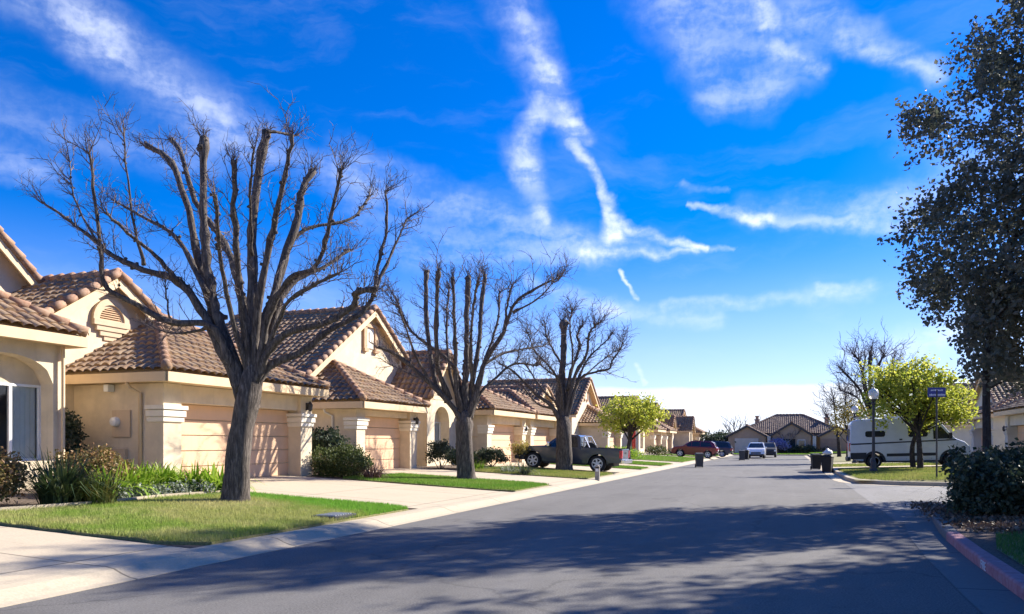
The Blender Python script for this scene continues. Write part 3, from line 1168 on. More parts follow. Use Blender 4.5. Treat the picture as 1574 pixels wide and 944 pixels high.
        bw = MB()
        for a, b_ in zip(ys[:-1], ys[1:]):
            bw.poly((xr, a, wt), (xr, b_, wt), (xr, b_, arc(b_) + .02), (xr, a, arc(a) + .02))
        s.wall.add(bw.v, bw.f)
        fr = MB()
        for a, b_, c, d in ((oy0, oy0 + .06, sill, wt), (oy1 - .06, oy1, sill, wt), (oy0 + .06, oy1 - .06, sill, sill + .06), (oy0 + .06, oy1 - .06, wt - .06, wt)):
            fr.box(xr - .05, xr + .03, a, b_, c, d)
        for i in range(1, panes):
            m = oy0 + (oy1 - oy0) * i / panes
            fr.box(xr - .05, xr + .032, m - .035, m + .035, sill + .06, wt - .06)
        f = s.part('window', fr, 'white_paint')
        s.part('pane', MB().poly((xr - .02, oy0 + .05, sill + .05), (xr - .02, oy1 - .05, sill + .05), (xr - .02, oy1 - .05, wt - .05), (xr - .02, oy0 + .05, wt - .05)), 'window_glass', f)
        cu_ = MB()
        m = (oy0 + oy1) / 2
        for a, b_ in ((oy0 + .05, m - (oy1 - oy0) * .12), (m + (oy1 - oy0) * .2, oy1 - .05)):
            n = max(4, int((b_ - a) / .06))
            for i in range(n):
                ya, yb = a + (b_ - a) * i / n, a + (b_ - a) * (i + 1) / n
                da, db = (.06, .09) if i % 2 else (.09, .06)
                cu_.poly((xr - da, ya, sill), (xr - db, yb, sill), (xr - db, yb, wt), (xr - da, ya, wt))
        s.part('curtain', cu_, 'curtain', f)
        s.part('room', MB().box(xr - 1.2, xr - .3, oy0 - .2, oy1 + .2, sill - .2, wt + .1), 'room_dark', f)

    def downspout(s, x, y, z0, z1, back=0):
        mb = MB()
        mb.tube([(x + back, y, z1), (x + back * .6, y, z1 - .08), (x, y, z1 - .25), (x, y, z0 + .1), (x + .1, y, z0)], .04, 8)
        return s.part('downspout', mb, s.trm, smooth=True)

    def fan_vent(s, x, y, z, r):
        """half-round plaster surround over a tapering corbel, louvres inside"""
        mb = MB()
        N = 14
        for (ra, rb, dx) in ((r, r * .72, .10), (r * .72, r * .60, .05)):
            for i in range(N):
                a0, a1 = math.pi * i / N, math.pi * (i + 1) / N
                q = [(y + math.cos(a) * k, z + math.sin(a) * k) for a, k in ((a0, ra), (a1, ra), (a1, rb), (a0, rb))]
                mb.add([(x + .002, *p) for p in q] + [(x + dx, *p) for p in q], [(4, 5, 6, 7), (0, 1, 5, 4), (2, 3, 7, 6), (1, 2, 6, 5), (3, 0, 4, 7)])
        o = s.part('gable_vent', mb, 'stucco_tan')
        lv = MB()
        for i in range(6):
            zz = z + r * .6 * (i + .1) / 6
            hw = math.sqrt(max(0, (r * .58) ** 2 - (zz - z) ** 2))
            lv.add([(x + .01, y - hw, zz + .05), (x + .01, y + hw, zz + .05), (x + .06, y + hw, zz), (x + .06, y - hw, zz)], [(0, 1, 2, 3)])
        s.part('louvre', lv, 'vent_brown', o)
        cb = MB()
        for k, (hw, z0, z1, d) in enumerate(((r, -.16, 0, .13), (r * .82, -.30, -.16, .10), (r * .6, -.44, -.30, .07), (r * .35, -.56, -.44, .04))):
            cb.box(x + .001, x + d, y - hw, y + hw, z + z0, z + z1)
        s.part('corbel', cb, 'stucco_tan', o, bevel=.01)
        return o

    def frame_vent(s, x, y, z, wd, ht):
        """stepped plaster niche: two posts, a head, a sill and a pale recessed panel"""
        mb = MB()
        mb.box(x + .001, x + .10, y - wd, y - wd * .55, z, z + ht)
        mb.box(x + .001, x + .10, y + wd * .55, y + wd, z, z + ht)
        mb.box(x + .001, x + .13, y - wd * 1.12, y + wd * 1.12, z + ht, z + ht + .16)
        mb.box(x + .001, x + .13, y - wd * 1.0, y - wd * .45, z - .14, z)
        mb.box(x + .001, x + .13, y + wd * .45, y + wd * 1.0, z - .14, z)
        o = s.part('gable_vent', mb, 'vent_brown', bevel=.012)
        p = MB()
        p.box(x + .001, x + .04, y - wd * .5, y + wd * .5, z + .03, z + ht - .02)
        p.box(x + .04, x + .08, y - wd * .2, y + wd * .2, z + ht * .35, z + ht * .8)
        s.part('panel', p, 'trim_pale', o)
        return o

    def chimney(s, x, y, z0, z1, r=.45):
        mb = MB()
        mb.box(x - r, x + r, y - r, y + r, z0, z1)
        mb.box(x - r - .1, x + r + .1, y - r - .1, y + r + .1, z1, z1 + .18)
        mb.box(x - r + .08, x + r - .08, y - r + .08, y + r - .08, z1 + .18, z1 + .55)
        mb.box(x - r - .02, x + r + .02, y - r - .02, y + r + .02, z1 + .55, z1 + .68)
        return s.part('chimney', mb, 'brick_chimney', bevel=.015)

    def sconce(s, x, y, z):
        mb = MB()
        mb.box(x, x + .06, y - .05, y + .05, z - .1, z + .14)
        mb.lathe((x + .14, y, z - .08), [(.03, -.06), (.075, 0), (.09, .16), (.04, .23), (.01, .28)], 8)
        return s.part('wall_lamp', mb, 'metal_dark')


# ---------------- first house: arch-window wing, two gables, double garage
h = House('nearest cream house, arched window wing and garage behind the largest bare tree', -18, 15, lod=0)
h.gable(-20.5, 9.9, 18.5, 4.6, 8.45, -31, zbase=.3)                      # tall rear gable
h.gable(-17.75, 12.7, 21.2, 3.50, 6.25, -27, zbase=.3)                    # lower gable over the entry
h.hip(-15.95, 7.75, 14.3, 4.12, -18.9, 6.0, -19.5)
h.hip(-14.5, 15.3, 22.5, 3.36, -18.3, 5.42, -24)
h.garage(-15.0, 15.72, 22.25, 3.36, -19.5, .5)
h.wall.box(-20, -18.02, 14.03, 16.4, .3, 3.3)
h.arch_wall(-16.35, 8.2, 14.02, .3, 3.95, 11.4, 13.70, 1.15, 2.95, .62, deep=.42, panes=3)
h.wall.poly((-16.35, 14.02, .3), (-19, 14.02, .3), (-19, 14.02, 3.9), (-16.35, 14.02, 3.9))
h.wall.poly((-16.35, 8.2, .3), (-19, 8.2, .3), (-19, 8.2, 3.9), (-16.35, 8.2, 3.9))
h.downspout(-16.25, 13.88, .4, 3.85)
h.fan_vent(-18.1, 16.95, 5.0, .62)
cb = MB()
cb.box(-18.09, -17.78, 14.75, 15.15, 4.55, 4.95)
cb.box(-18.09, -17.9, 14.6, 15.3, 4.35, 4.55)
h.part('corbel', cb, 'stucco_tan', bevel=.02)
# services on the shaded garage side: meter on a panel, a lower box with conduit, downspout
pn = h.part('meter_panel', MB().box(-16.65, -16.05, 15.67, 15.718, 1.72, 2.42), 'stucco_tan', bevel=.01)
h.part('meter', MB().lathe((-16.5, 15.67, 2.12), [(.13, 0), (.13, -.06), (.11, -.12), (.05, -.14)], 14, 'y'), 'lamp_clear', pn)
h.part('service_box', MB().box(-16.62, -16.15, 15.6, 15.718, 1.12, 1.42).tube([(-16.2, 15.66, 1.12), (-16.2, 15.66, .4)], .03, 8), 'stucco_tan', bevel=.006)
h.part('downspout', MB().tube([(-15.85, 15.36, 3.1), (-15.84, 15.45, 2.98), (-15.7, 15.66, 2.84), (-15.7, 15.67, .5)], .045, 8), 'trim', smooth=True)
h.part('flood_lamp', MB().box(-16.75, -16.6, 15.5, 15.7, 2.9, 3.08), 'white_paint')
h.sconce(-15.0, 21.95, 2.75)
h.done()

# ---------------- second house: garage, tall gable with a niche, arched entry
h = House('cream house with a tall niche gable and arched entry behind the second bare tree', -17.5, 30, lod=0)
h.gable(-17.3, 25.2, 36.0, 4.0, 7.5, -24.9)
h.gable(-15.3, 32.0, 36.2, 3.55, 5.85, -24, wall_x=-15.70, front_zb=3.598)
h.hip(-14.5, 24.75, 30.25, 3.1, -17.4, 4.75, -20)
h.garage(-15.0, 25.1, 30.0, 3.1, -19, .48)
h.frame_vent(-17.65, 30.65, 5.75, .62, .95)
h.arch_wall(-15.7, 32.36, 35.84, .3, 3.6, 33.25, 34.95, 1.05, 2.62, .70, deep=.5, panes=2)
h.downspout(-15.62, 32.25, .4, 3.2)
h.part('downspout', MB().tube([(-16.2, 24.8, 2.85), (-16.2, 24.86, 2.72), (-16.0, 25.05, 2.58), (-16.0, 25.05, .5)], .05, 8), 'trim_pale', smooth=True)
h.sconce(-15.0, 29.75, 2.5)
h.done()

# ---------------- third and fourth: garages side by side behind the pickup
h = House('cream stucco house whose double garage stands right behind the grey pickup', -17, 39, lod=1)
h.gable(-19.0, 35.5, 46.0, 3.5, 6.1, -28)
h.hip(-13.9, 36.3, 43.0, 3.25, -16.8, 4.85, -21)
h.garage(-14.4, 36.7, 42.8, 3.25, -18.5, .46)
h.part('downspout', MB().tube([(-15.6, 36.62, 2.9), (-15.6, 36.62, .5)], .045, 8).beam((-14.9, 36.66, 1.9), (-15.9, 36.66, 1.9), .03, .05), 'trim', smooth=False)
h.sconce(-14.4, 42.5, 2.4)
h.done()
h = House('cream stucco house partly hidden by the third bare tree, garage behind the pickup bed', -17, 48, lod=1)
h.gable(-16.0, 48.6, 56.0, 3.5, 5.5, -26)
h.hip(-13.9, 43.4, 50.0, 3.25, -16.8, 4.85, -21)
h.garage(-14.4, 43.7, 49.7, 3.25, -18.5, .46)
h.fan_vent(-16.35, 52.3, 4.3, .5)
h.done()


def far_house(label, y, mirror=None, flip=False, gx=-14.5, tall=7.0, lod=2, chim=False, wall='stucco', wide=5.6, door='door_peach', garage_y=0, split=False):
    """house of the same builder's pattern: garage wing, tall gable behind, small gable"""
    h = House(label, gx - 3, y, mirror=mirror, lod=lod, wall=wall, door=door)
    f = (lambda a, b_: (y - b_, y - a)) if flip else (lambda a, b_: (y + a, y + b_))
    a, b_ = f(0, 6.4)
    h.hip(gx, a, b_, 3.2, gx - 3, 4.85, gx - 8)
    h.garage(gx - .5, a + .35, b_ - .35, 3.2, gx - 6, .46, split=split)
    a, b_ = f(1.0, 1.0 + wide * 2)
    h.gable(gx - 2.6, a, b_, 3.9, tall, gx - 12)
    h.fan_vent(gx - 2.95, (a + b_) / 2, tall - 1.7, .5)
    a, b_ = f(8.0, 12.4)
    h.gable(gx - .8, a, b_, 3.4, 5.4, gx - 10, wall_x=gx - 1.20, front_zb=3.398)
    h.arch_wall(gx - 1.2, a + .36, b_ - .36, .3, 3.4, a + 1.2, b_ - 1.2, 1.0, 2.7, .6, deep=.35)
    if chim:
        h.chimney(gx - 5, y + (3 if not flip else -3), 4.5, tall + .3)
    return h.done()


h = House('cream house with a striped tile slope and stepped gable behind the leafy yellow green tree', -17, 60, lod=1)
h.gable(-16.4, 61.6, 71.4, 3.9, 7.15, -26, wall_x=-16.85)
h.frame_vent(-16.85, 66.5, 5.4, .6, .8)
h.hip(-13.9, 64.0, 70.6, 3.3, -17, 4.9, -22)
h.garage(-14.4, 64.4, 70.2, 3.3, -20, .46)
h.done()
far_house('distant cream house with bright garage pillars left of the maroon car', 97.8, flip=True, lod=1)
far_house('distant tile roofed house with a chimney behind the maroon car', 101, lod=2, chim=True)
far_house('last house of the left row, its long rake above the navy car', 127, flip=True, lod=2, tall=6.6, gx=-12.5)

# ---------------- house closing the end of the street: broad roof, two porch gables, all in shade
h = House('broad brown tiled house facing down the street from its far end', 0, 120, lod=2, wall='stucco_shaded', tiles='roof_tile_brown', trim='metal_dark', door='door_brown')


def yface(hh, xl, xr, y, ze, zr, yb):
    """gable facing the camera end of the street (ridge along y)"""
    xm = (xl + xr) / 2
    A, B_, P = (xl, y, ze), (xr, y, ze), (xm, y, zr)
    C, D, Q = (xl, yb, ze), (xr, yb, ze), (xm, yb, zr)
    hh.face(A, C, Q, P)
    hh.face(D, B_, P, Q)
    cap_tiles(hh.caps, P, Q)
    hh.board((xl, y, ze), (xm, y, zr), h=.24, drop=-.02)
    hh.board((xr, y, ze), (xm, y, zr), h=.24, drop=-.02)
    hh.wall.poly((xl + .3, y + .3, .1), (xr - .3, y + .3, .1), (xr - .3, y + .3, ze), (xm, y + .3, zr - .12), (xl + .3, y + .3, ze))


# main roof: ridge across the view, hipped at both ends
A, B_, C, D = (-7.4, 117.4, 3.0), (7.4, 117.4, 3.0), (7.4, 130, 3.0), (-7.4, 130, 3.0)
P, Q = (-1.9, 122.5, 5.75), (1.75, 122.5, 5.75)
h.face(A, B_, Q, P)
h.face(B_, C, Q)
h.face(D, A, P)
h.face(C, D, P, Q)
for a, b_ in ((A, P), (B_, Q), (P, Q)):
    cap_tiles(h.caps, a, b_)
h.wall.box(-6.8, 6.8, 118.6, 129, .1, 2.9)
h.board(A, B_, h=.22)
yface(h, -8.6, -2.9, 115.0, 2.55, 4.1, 121)
yface(h, -2.6, 3.0, 114.6, 2.7, 4.5, 121)
yface(h, 3.6, 8.6, 115.4, 2.55, 3.9, 121)
dmb = MB()
for i in range(4):
    dmb.box(4.0, 7.6, 115.62, 115.68, .25 + i * .5, .73 + i * .5)
h.part('garage_door', dmb, 'door_brown')
wn_ = h.part('window', MB().box(1.0, 2.0, 114.82, 114.88, .9, 2.1), 'white_paint')
h.part('pane', MB().box(1.08, 1.92, 114.79, 114.815, .98, 2.02), 'car_glass', wn_)
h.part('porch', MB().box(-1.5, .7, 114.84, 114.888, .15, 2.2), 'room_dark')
h.part('garage_door', MB().box(-7.4, -4.2, 115.22, 115.28, .2, 2.3), 'stucco_grey')
for x in (3.15, -2.75):
    h.part('porch_post', MB().box(x - .22, x + .22, 114.3, 114.7, .1, 2.6), 'stucco_grey')
h.chimney(-4.6, 121.5, 3.8, 5.0, .3)
h.chimney(5.0, 121.5, 3.8, 5.2, .3)
h.done()

# ---------------- right side of the street
MR = 11.3 - 14.5
h = House('cream house on the right corner plot, its fascia and garage above the dark bush', -17, 48, mirror=MR, lod=1, wall='stucco_grey')
h.hip(-14.5, 46.0, 52.8, 3.4, -17.9, 5.1, -23)
h.garage(-15.0, 46.4, 52.5, 3.4, -20, .45, cap=True)
h.gable(-17.2, 41.0, 50.4, 3.7, 5.9, -28)
h.gable(-15.4, 39.8, 45.2, 3.5, 5.2, -25)
h.sconce(-15.0, 52.1, 2.4)
h.done()
h = House('cream house behind the thin dark trunk, striped tile slope facing the side street', -17, 60, mirror=MR, lod=1, wall='stucco_grey')
h.hip(-14.5, 55.0, 61.8, 3.4, -17.9, 5.1, -23)
h.garage(-15.0, 55.4, 61.4, 3.4, -20, .45)
h.gable(-15.9, 58.2, 68.2, 3.8, 6.4, -29)
h.done()
far_house('cream house half hidden behind the camper van and the bare tree', 76, mirror=MR, lod=2, wall='stucco_grey', gx=-14.9)
far_house('farthest house of the right row behind the black bins', 94, mirror=MR, lod=2, wall='stucco_grey', gx=-14.9, split=True)


# ================================================================ TREES AND PLANTS
CF, CH, CU, CV = 1200.0, 1.55, 787.0, 682.0
ct, sn = math.cos(TH), math.sin(TH)


def at(u, v, d):
    """point of the place seen in direction (u, v) at depth d metres"""
    l = (u - CU) / CF * d
    return Vector((l * ct - d * sn, l * sn + d * ct, CH - (v - CV) * d / CF))


def spline(pts, n):
    """Catmull-Rom through the points, n samples per span"""
    P = [pts[0]] + list(pts) + [pts[-1]]
    o = []
    for i in range(1, len(P) - 2):
        p0, p1, p2, p3 = P[i - 1], P[i], P[i + 1], P[i + 2]
        for k in range(n):
            t_ = k / n
            o.append(.5 * ((2 * p1) + (p2 - p0) * t_ + (2 * p0 - 5 * p1 + 4 * p2 - p3) * t_ ** 2 + (3 * p1 - p0 - 3 * p2 + p3) * t_ ** 3))
    o.append(Vector(pts[-1]))
    return o


def twig(mb, rnd, p, d, L, r, lvl, up=.25):
    n = 4
    pts, rad = [p], [r]
    q = Vector(p)
    d = d.normalized()
    for i in range(n):
        d = (d + Vector((rnd.gauss(0, .16), rnd.gauss(0, .16), rnd.gauss(up * .35, .13)))).normalized()
        q = q + d * (L / n)
        pts.append(q.copy())
        rad.append(r * (1 - .72 * (i + 1) / n))
        if lvl > 0 and i < n and rnd.random() < (.9 if lvl > 1 else .75):
            sd_ = d.cross(Vector((rnd.gauss(0, 1), rnd.gauss(0, 1), rnd.gauss(0, 1)))).normalized()
            twig(mb, rnd, q, d * .7 + sd_ * rnd.uniform(.5, .95), L * rnd.uniform(.38, .62), r * .62, lvl - 1, up)
    mb.tube(pts, rad, 3, cap=False)


def bare_tree(label, base, trunk, limbs, d0, seed, tr, twr=.012, dens=1.0, shoot=1.0, spread=2.3, zb=None, group='pollarded bare trees along the kerb', lvl=2, barkm='bark'):
    """pollarded street tree. trunk: (u, v, radius); limbs: ([(u, v)...], r0, r1, depth of tip)"""
    rnd = random.Random(seed)
    root = thing('bare_tree', label, 'tree', base, group=group)
    t_ = MB()
    tp = [at(u, v, d0) for u, v, _ in trunk]
    tp[0].z = base[2] - .1
    sp = spline(tp, 5)
    rr = np.interp(np.linspace(0, 1, len(sp)), np.linspace(0, 1, len(trunk)), [r for *_, r in trunk]).tolist()
    rr[0] *= 1.22
    rr[1] *= 1.08
    k0 = len(t_.v)
    t_.tube(sp, rr, 18)
    for i in range(k0, len(t_.v)):                      # lumpy bole
        v = Vector(t_.v[i])
        c = min(sp, key=lambda q: (q - v).length)
        a = math.atan2(v.y - c.y, v.x - c.x)
        t_.v[i] = tuple(c + (v - c) * (1 + .07 * math.sin(3 * a + v.z * 2.2) + .04 * math.sin(7 * a - v.z * 4)))
    tw = MB()
    for li, (pts, r0, r1, dep) in enumerate(limbs):
        m = len(pts)
        P = []
        for i, (u, v) in enumerate(pts):
            k = i / (m - 1)
            P.append(at(u, v, d0 + dep * k ** 1.15))
        sp = spline(P, 5)
        for i in range(1, len(sp) - 1):
            sp[i] += Vector((rnd.gauss(0, .012), rnd.gauss(0, .012), 0))
        n = len(sp)
        rad = []
        for i in range(n):
            k = i / (n - 1)
            r = (r0 + ((r1 * .86 if r1 < .05 else r1 * 1.05) - r0) * k ** .62) * (1 - .1 * min(1, k * 4))
            rad.append(r * (1 + rnd.gauss(0, .06)) * (rnd.uniform(1.15, 1.38) if (0 < i < n - 1 and rnd.random() < .16) else 1))
        if r1 > .035:
            rad[-1] *= 1.25
            rad[-2] *= 1.15
        t_.tube(sp, rad, 9 if r0 > .08 else 7)
        # side shoots
        L = sum((sp[i + 1] - sp[i]).length for i in range(n - 1))
        ax = Vector((base[0], base[1], sp[-1].z - 1.8))
        cnt = int(L * 4.6 * dens)
        for _ in range(cnt):
            k = rnd.uniform(.22, 1.0) ** .8
            i = min(n - 2, int(k * (n - 1)))
            p = sp[i].lerp(sp[i + 1], rnd.random())
            tg = (sp[i + 1] - sp[i]).normalized()
            out_ = (p - ax).normalized()
            sd_ = tg.cross(Vector((rnd.gauss(0, 1), rnd.gauss(0, 1), rnd.gauss(0, 1)))).normalized()
            d = tg * .35 + sd_ * .75 + out_ * .5 + Vector((0, 0, .25))
            big = rnd.random() < .22
            twig(tw, rnd, p, d, rnd.uniform(.35, .8) * shoot * (1.6 if big else 1), twr * (1.7 if big else .95), lvl if big else max(0, lvl - 1))
        for _ in range(int(4 * dens)):                  # broom at the cut end
            d = (sp[-1] - sp[-2]).normalized() * .5 + (sp[-1] - ax).normalized() * .6 + Vector((rnd.gauss(0, .5), rnd.gauss(0, .5), rnd.uniform(0, .6)))
            twig(tw, rnd, sp[-1] - Vector((0, 0, .04)), d, rnd.uniform(.5, 1.1) * shoot * (.5 if r1 > .042 else .95), twr * 1.2, lvl)
        for _ in range(int(L * 1.6)):                   # burrs where earlier shoots were cut
            i = rnd.randrange(n // 3, n)
            r = rad[i]
            d = Vector((rnd.gauss(0, 1), rnd.gauss(0, 1), rnd.gauss(.3, 1))).normalized()
            t_.tube([sp[i], sp[i] + d * (r + .05)], [r * .55 + .012, r * .35 + .01], 6)
    t_.build('trunk', barkm, root, smooth=True)
    tw.build('crown', 'wood_twig', root)
    return root


LIMBS1 = [
    ([(370, 612), (350, 548), (322, 500), (264, 495), (199, 463), (160, 437), (154, 384), (145, 302), (137, 235)], .125, .03, -1.2),
    ([(372, 600), (334, 523), (308, 476), (273, 432), (221, 415), (173, 393), (147, 371), (108, 341), (66, 311)], .155, .03, .6),
    ([(372, 600), (342, 520), (325, 471), (308, 410), (290, 324), (264, 250), (225, 224)], .16, .055, 1.4),
    ([(376, 600), (345, 515), (330, 470), (319, 410), (312, 324), (314, 211)], .15, .075, .4),
    ([(384, 590), (373, 480), (360, 410), (334, 358), (300, 310), (280, 240), (264, 215)], .12, .05, 2.2),
    ([(386, 590), (374, 480), (366, 410), (360, 332), (359, 246)], .09, .05, -1.5),
    ([(386, 600), (388, 540), (390, 480), (388, 393), (393, 298), (410, 202)], .17, .085, .5),
    ([(390, 590), (396, 480), (416, 367), (429, 311), (440, 259), (449, 206)], .12, .045, -1.0),
    ([(392, 590), (405, 500), (416, 471), (438, 397), (458, 332), (464, 293), (481, 263)], .15, .07, 1.2),
    ([(392, 600), (412, 489), (447, 428), (486, 410), (503, 358), (525, 259)], .10, .035, -1.9),
    ([(394, 590), (421, 497), (447, 437), (499, 410), (538, 384)], .11, .04, 1.9),
    ([(416, 471), (438, 397), (468, 354), (538, 337), (568, 302)], .07, .035, 2.4),
    ([(388, 612), (412, 565), (464, 541), (503, 510), (551, 484), (573, 454), (581, 410), (594, 350), (592, 293)], .125, .028, .4),
    ([(388, 606), (412, 541), (447, 510), (499, 497), (542, 471), (547, 450), (575, 445)], .10, .05, -1.4),
    ([(573, 454), (596, 405), (614, 362), (626, 335)], .05, .02, .9),
    ([(273, 432), (238, 393), (195, 358), (165, 328)], .065, .03, -.9),
    ([(221, 408), (203, 330), (190, 205)], .05, .018, -.8),
    ([(317, 450), (273, 367), (225, 337), (182, 312)], .075, .03, 2.1),
    ([(410, 202), (430, 204), (449, 208)], .04, .03, .5),
    ([(388, 393), (384, 300), (391, 228)], .045, .022, -1.6),
    ([(147, 371), (113, 300), (108, 248)], .03, .015, 1.0),
    ([(384, 590), (352, 470), (338, 380), (330, 300)], .08, .04, -2.2),
    ([(400, 560), (440, 470), (480, 440), (520, 420)], .07, .03, -2.4),
    ([(262, 497), (258, 470), (254, 440)], .03, .02, -.2),
    ([(326, 502), (296, 510), (262, 512), (230, 500)], .05, .02, 1.6),
]
d0 = 16.45
B1 = at(362, 773, d0)
bare_tree('largest bare pollarded tree on the near lawn in front of the first garage', (B1.x, B1.y, .30),
          [(361, 776, .29), (366, 715, .25), (372, 660, .232), (380, 615, .25), (386, 585, .23), (390, 560, .15)], LIMBS1, d0, 11, .3, twr=.0085, dens=1.7, shoot=.6)
LIMBS2 = [
    ([(712, 652), (698, 629), (662, 590), (610, 546), (582, 534)], .15, .05, -1.0),
    ([(690, 615), (670, 590), (659, 527), (654, 469), (655, 419)], .12, .075, .7),
    ([(692, 615), (674, 570), (671, 538), (671, 469), (674, 417)], .10, .07, -1.4),
    ([(712, 640), (698, 565), (656, 529), (629, 505), (607, 455)], .10, .04, 1.6),
    ([(714, 645), (702, 600), (700, 538), (698, 483), (696, 425)], .11, .055, -.8),
    ([(716, 645), (715, 600), (717, 554), (717, 496), (720, 425)], .14, .09, .5),
    ([(718, 640), (725, 593), (736, 532), (739, 483), (745, 422)], .12, .07, 1.5),
    ([(716, 650), (731, 609), (747, 554), (775, 510), (791, 466), (830, 440), (850, 430)], .17, .03, -.6),
    ([(775, 510), (780, 469), (787, 439)], .07, .03, -1.2),
    ([(745, 560), (770, 545), (797, 538), (833, 532)], .06, .03, 1.9),
    ([(722, 645), (739, 604), (758, 585), (789, 560), (824, 562)], .09, .03, .9),
    ([(789, 480), (824, 461), (852, 433)], .05, .02, -1.9),
    ([(662, 590), (640, 550), (622, 500), (612, 470)], .07, .03, -1.8),
    ([(706, 630), (690, 560), (686, 500), (690, 445)], .08, .04, 2.2),
    ([(722, 630), (740, 570), (764, 500), (768, 450)], .09, .04, 2.0),
    ([(656, 585), (630, 575), (600, 560)], .05, .02, 1.4),
    ([(728, 610), (724, 540), (728, 470), (735, 430)], .08, .04, -2.1),
]
d0 = 27.15
B2 = at(716, 738, d0)
bare_tree('second bare pollarded tree, many upright stubs, on the green lawn strip', (B2.x, B2.y, .28),
          [(716, 741, .34), (715, 705, .30), (714, 675, .28), (714, 652, .30), (716, 632, .17)], LIMBS2, d0, 23, .3, twr=.0115, dens=1.7, shoot=.85)
LIMBS3 = [
    ([(866, 660), (861, 605), (866, 546), (867, 492)], .22, .14, .3),
    ([(864, 665), (851, 628), (823, 605), (790, 572), (770, 560)], .16, .04, -.8),
    ([(864, 655), (858, 623), (835, 600), (809, 562)], .11, .04, 1.4),
    ([(866, 640), (861, 586), (844, 572), (830, 560)], .08, .035, -2.0),
    ([(866, 630), (866, 572), (851, 539), (840, 517), (838, 500)], .09, .04, 1.0),
    ([(868, 640), (875, 581), (891, 534), (887, 517), (894, 501)], .11, .05, .8),
    ([(868, 645), (882, 581), (901, 546), (905, 517), (910, 506), (920, 497)], .12, .04, -1.2),
    ([(869, 640), (889, 583), (905, 550), (934, 522)], .10, .035, 1.8),
    ([(870, 650), (889, 586), (915, 572), (936, 567), (941, 555), (952, 539), (957, 527)], .09, .03, -.5),
    ([(889, 586), (922, 557), (945, 540)], .06, .025, 2.0),
    ([(851, 628), (825, 620), (800, 590), (784, 585)], .07, .025, 1.0),
    ([(862, 600), (850, 570), (822, 540), (812, 512)], .08, .03, -1.6),
    ([(873, 600), (880, 550), (876, 500), (880, 478)], .07, .035, -1.9),
]
d0 = 36.95
B3 = at(866, 724, d0)
bare_tree('third bare pollarded tree standing in front of the grey pickup', (B3.x, B3.y, .255),
          [(866, 727, .42), (867, 700, .38), (867, 675, .36), (867, 655, .34), (866, 640, .2)], LIMBS3, d0, 37, .3, twr=.013, dens=1.8, shoot=.95)

# bare trees across the street, seen against the sky
LIMBS4 = [
    ([(1340, 640), (1332, 600), (1322, 560), (1313, 545)], .16, .07, .4), ([(1340, 630), (1337, 590), (1338, 540)], .2, .1, .2),
    ([(1338, 640), (1322, 600), (1300, 575), (1294, 568)], .13, .06, -1.0), ([(1342, 635), (1350, 590), (1352, 560), (1359, 545)], .13, .08, 1.0),
    ([(1336, 645), (1318, 612), (1292, 600)], .1, .05, 1.5), ([(1342, 630), (1362, 590), (1372, 555)], .1, .05, -1.4),
    ([(1336, 625), (1326, 585), (1330, 550)], .1, .05, 2.0), ([(1345, 625), (1372, 600), (1392, 575)], .09, .04, 1.2), ([(1337, 640), (1310, 625), (1288, 630)], .08, .03, -.6),
]
d0 = 62.0
B4 = at(1341, 706, d0)
bare_tree('wide bare tree behind the camper van and the globe lamp', (B4.x, B4.y, .24), [(1341, 708, .34), (1341, 680, .28), (1340, 655, .26), (1340, 640, .2)],
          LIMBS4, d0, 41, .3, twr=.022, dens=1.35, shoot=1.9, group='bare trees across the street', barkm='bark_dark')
LIMBS5 = [([(1288, 670), (1284, 640), (1281, 610)], .12, .05, .5), ([(1288, 665), (1296, 640), (1300, 612)], .1, .04, -.8), ([(1287, 672), (1278, 650), (1272, 640)], .08, .04, 1.0), ([(1289, 672), (1303, 655), (1312, 640)], .08, .03, -.4)]
d0 = 80.0
B5 = at(1290, 700, d0)
bare_tree('slim bare tree left of the camper van, near the black bins', (B5.x, B5.y, .25), [(1290, 702, .2), (1289, 685, .17), (1288, 668, .13)], LIMBS5, d0, 43, .2,
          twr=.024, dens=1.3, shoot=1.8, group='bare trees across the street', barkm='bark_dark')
LIMBS6 = [([(1134, 690), (1126, 672), (1118, 660)], .16, .06, 1), ([(1134, 690), (1136, 668), (1138, 652)], .16, .06, -1), ([(1134, 690), (1144, 670), (1152, 660)], .14, .05, 0), ([(1134, 688), (1130, 668), (1128, 655)], .12, .05, 2)]
d0 = 128.0
B6 = at(1134, 697, d0)
bare_tree('distant bare tree above the dark hedge left of the end house', (B6.x, B6.y, .1), [(1134, 698, .3), (1134, 692, .28), (1134, 686, .25)], LIMBS6, d0, 47, .3,
          twr=.04, dens=.8, shoot=2.6, group='bare trees across the street', lvl=1)
LIMBS7 = [([(1211, 681), (1204, 672), (1198, 668)], .06, .03, 0), ([(1211, 680), (1212, 668), (1213, 660)], .06, .03, .5), ([(1211, 681), (1219, 672), (1226, 667)], .06, .03, -.5), ([(1211, 683), (1202, 676)], .05, .03, .6), ([(1211, 683), (1222, 677)], .05, .03, .6)]
d0 = 108.0
B7 = at(1211, 697, d0)
bare_tree('small pale bare tree on the lawn before the end house', (B7.x, B7.y, .14), [(1211, 698, .14), (1211, 690, .12), (1211, 680, .1)], LIMBS7, d0, 49, .1,
          twr=.03, dens=1.2, shoot=1.1, group='bare trees across the street', lvl=1, barkm='stone')


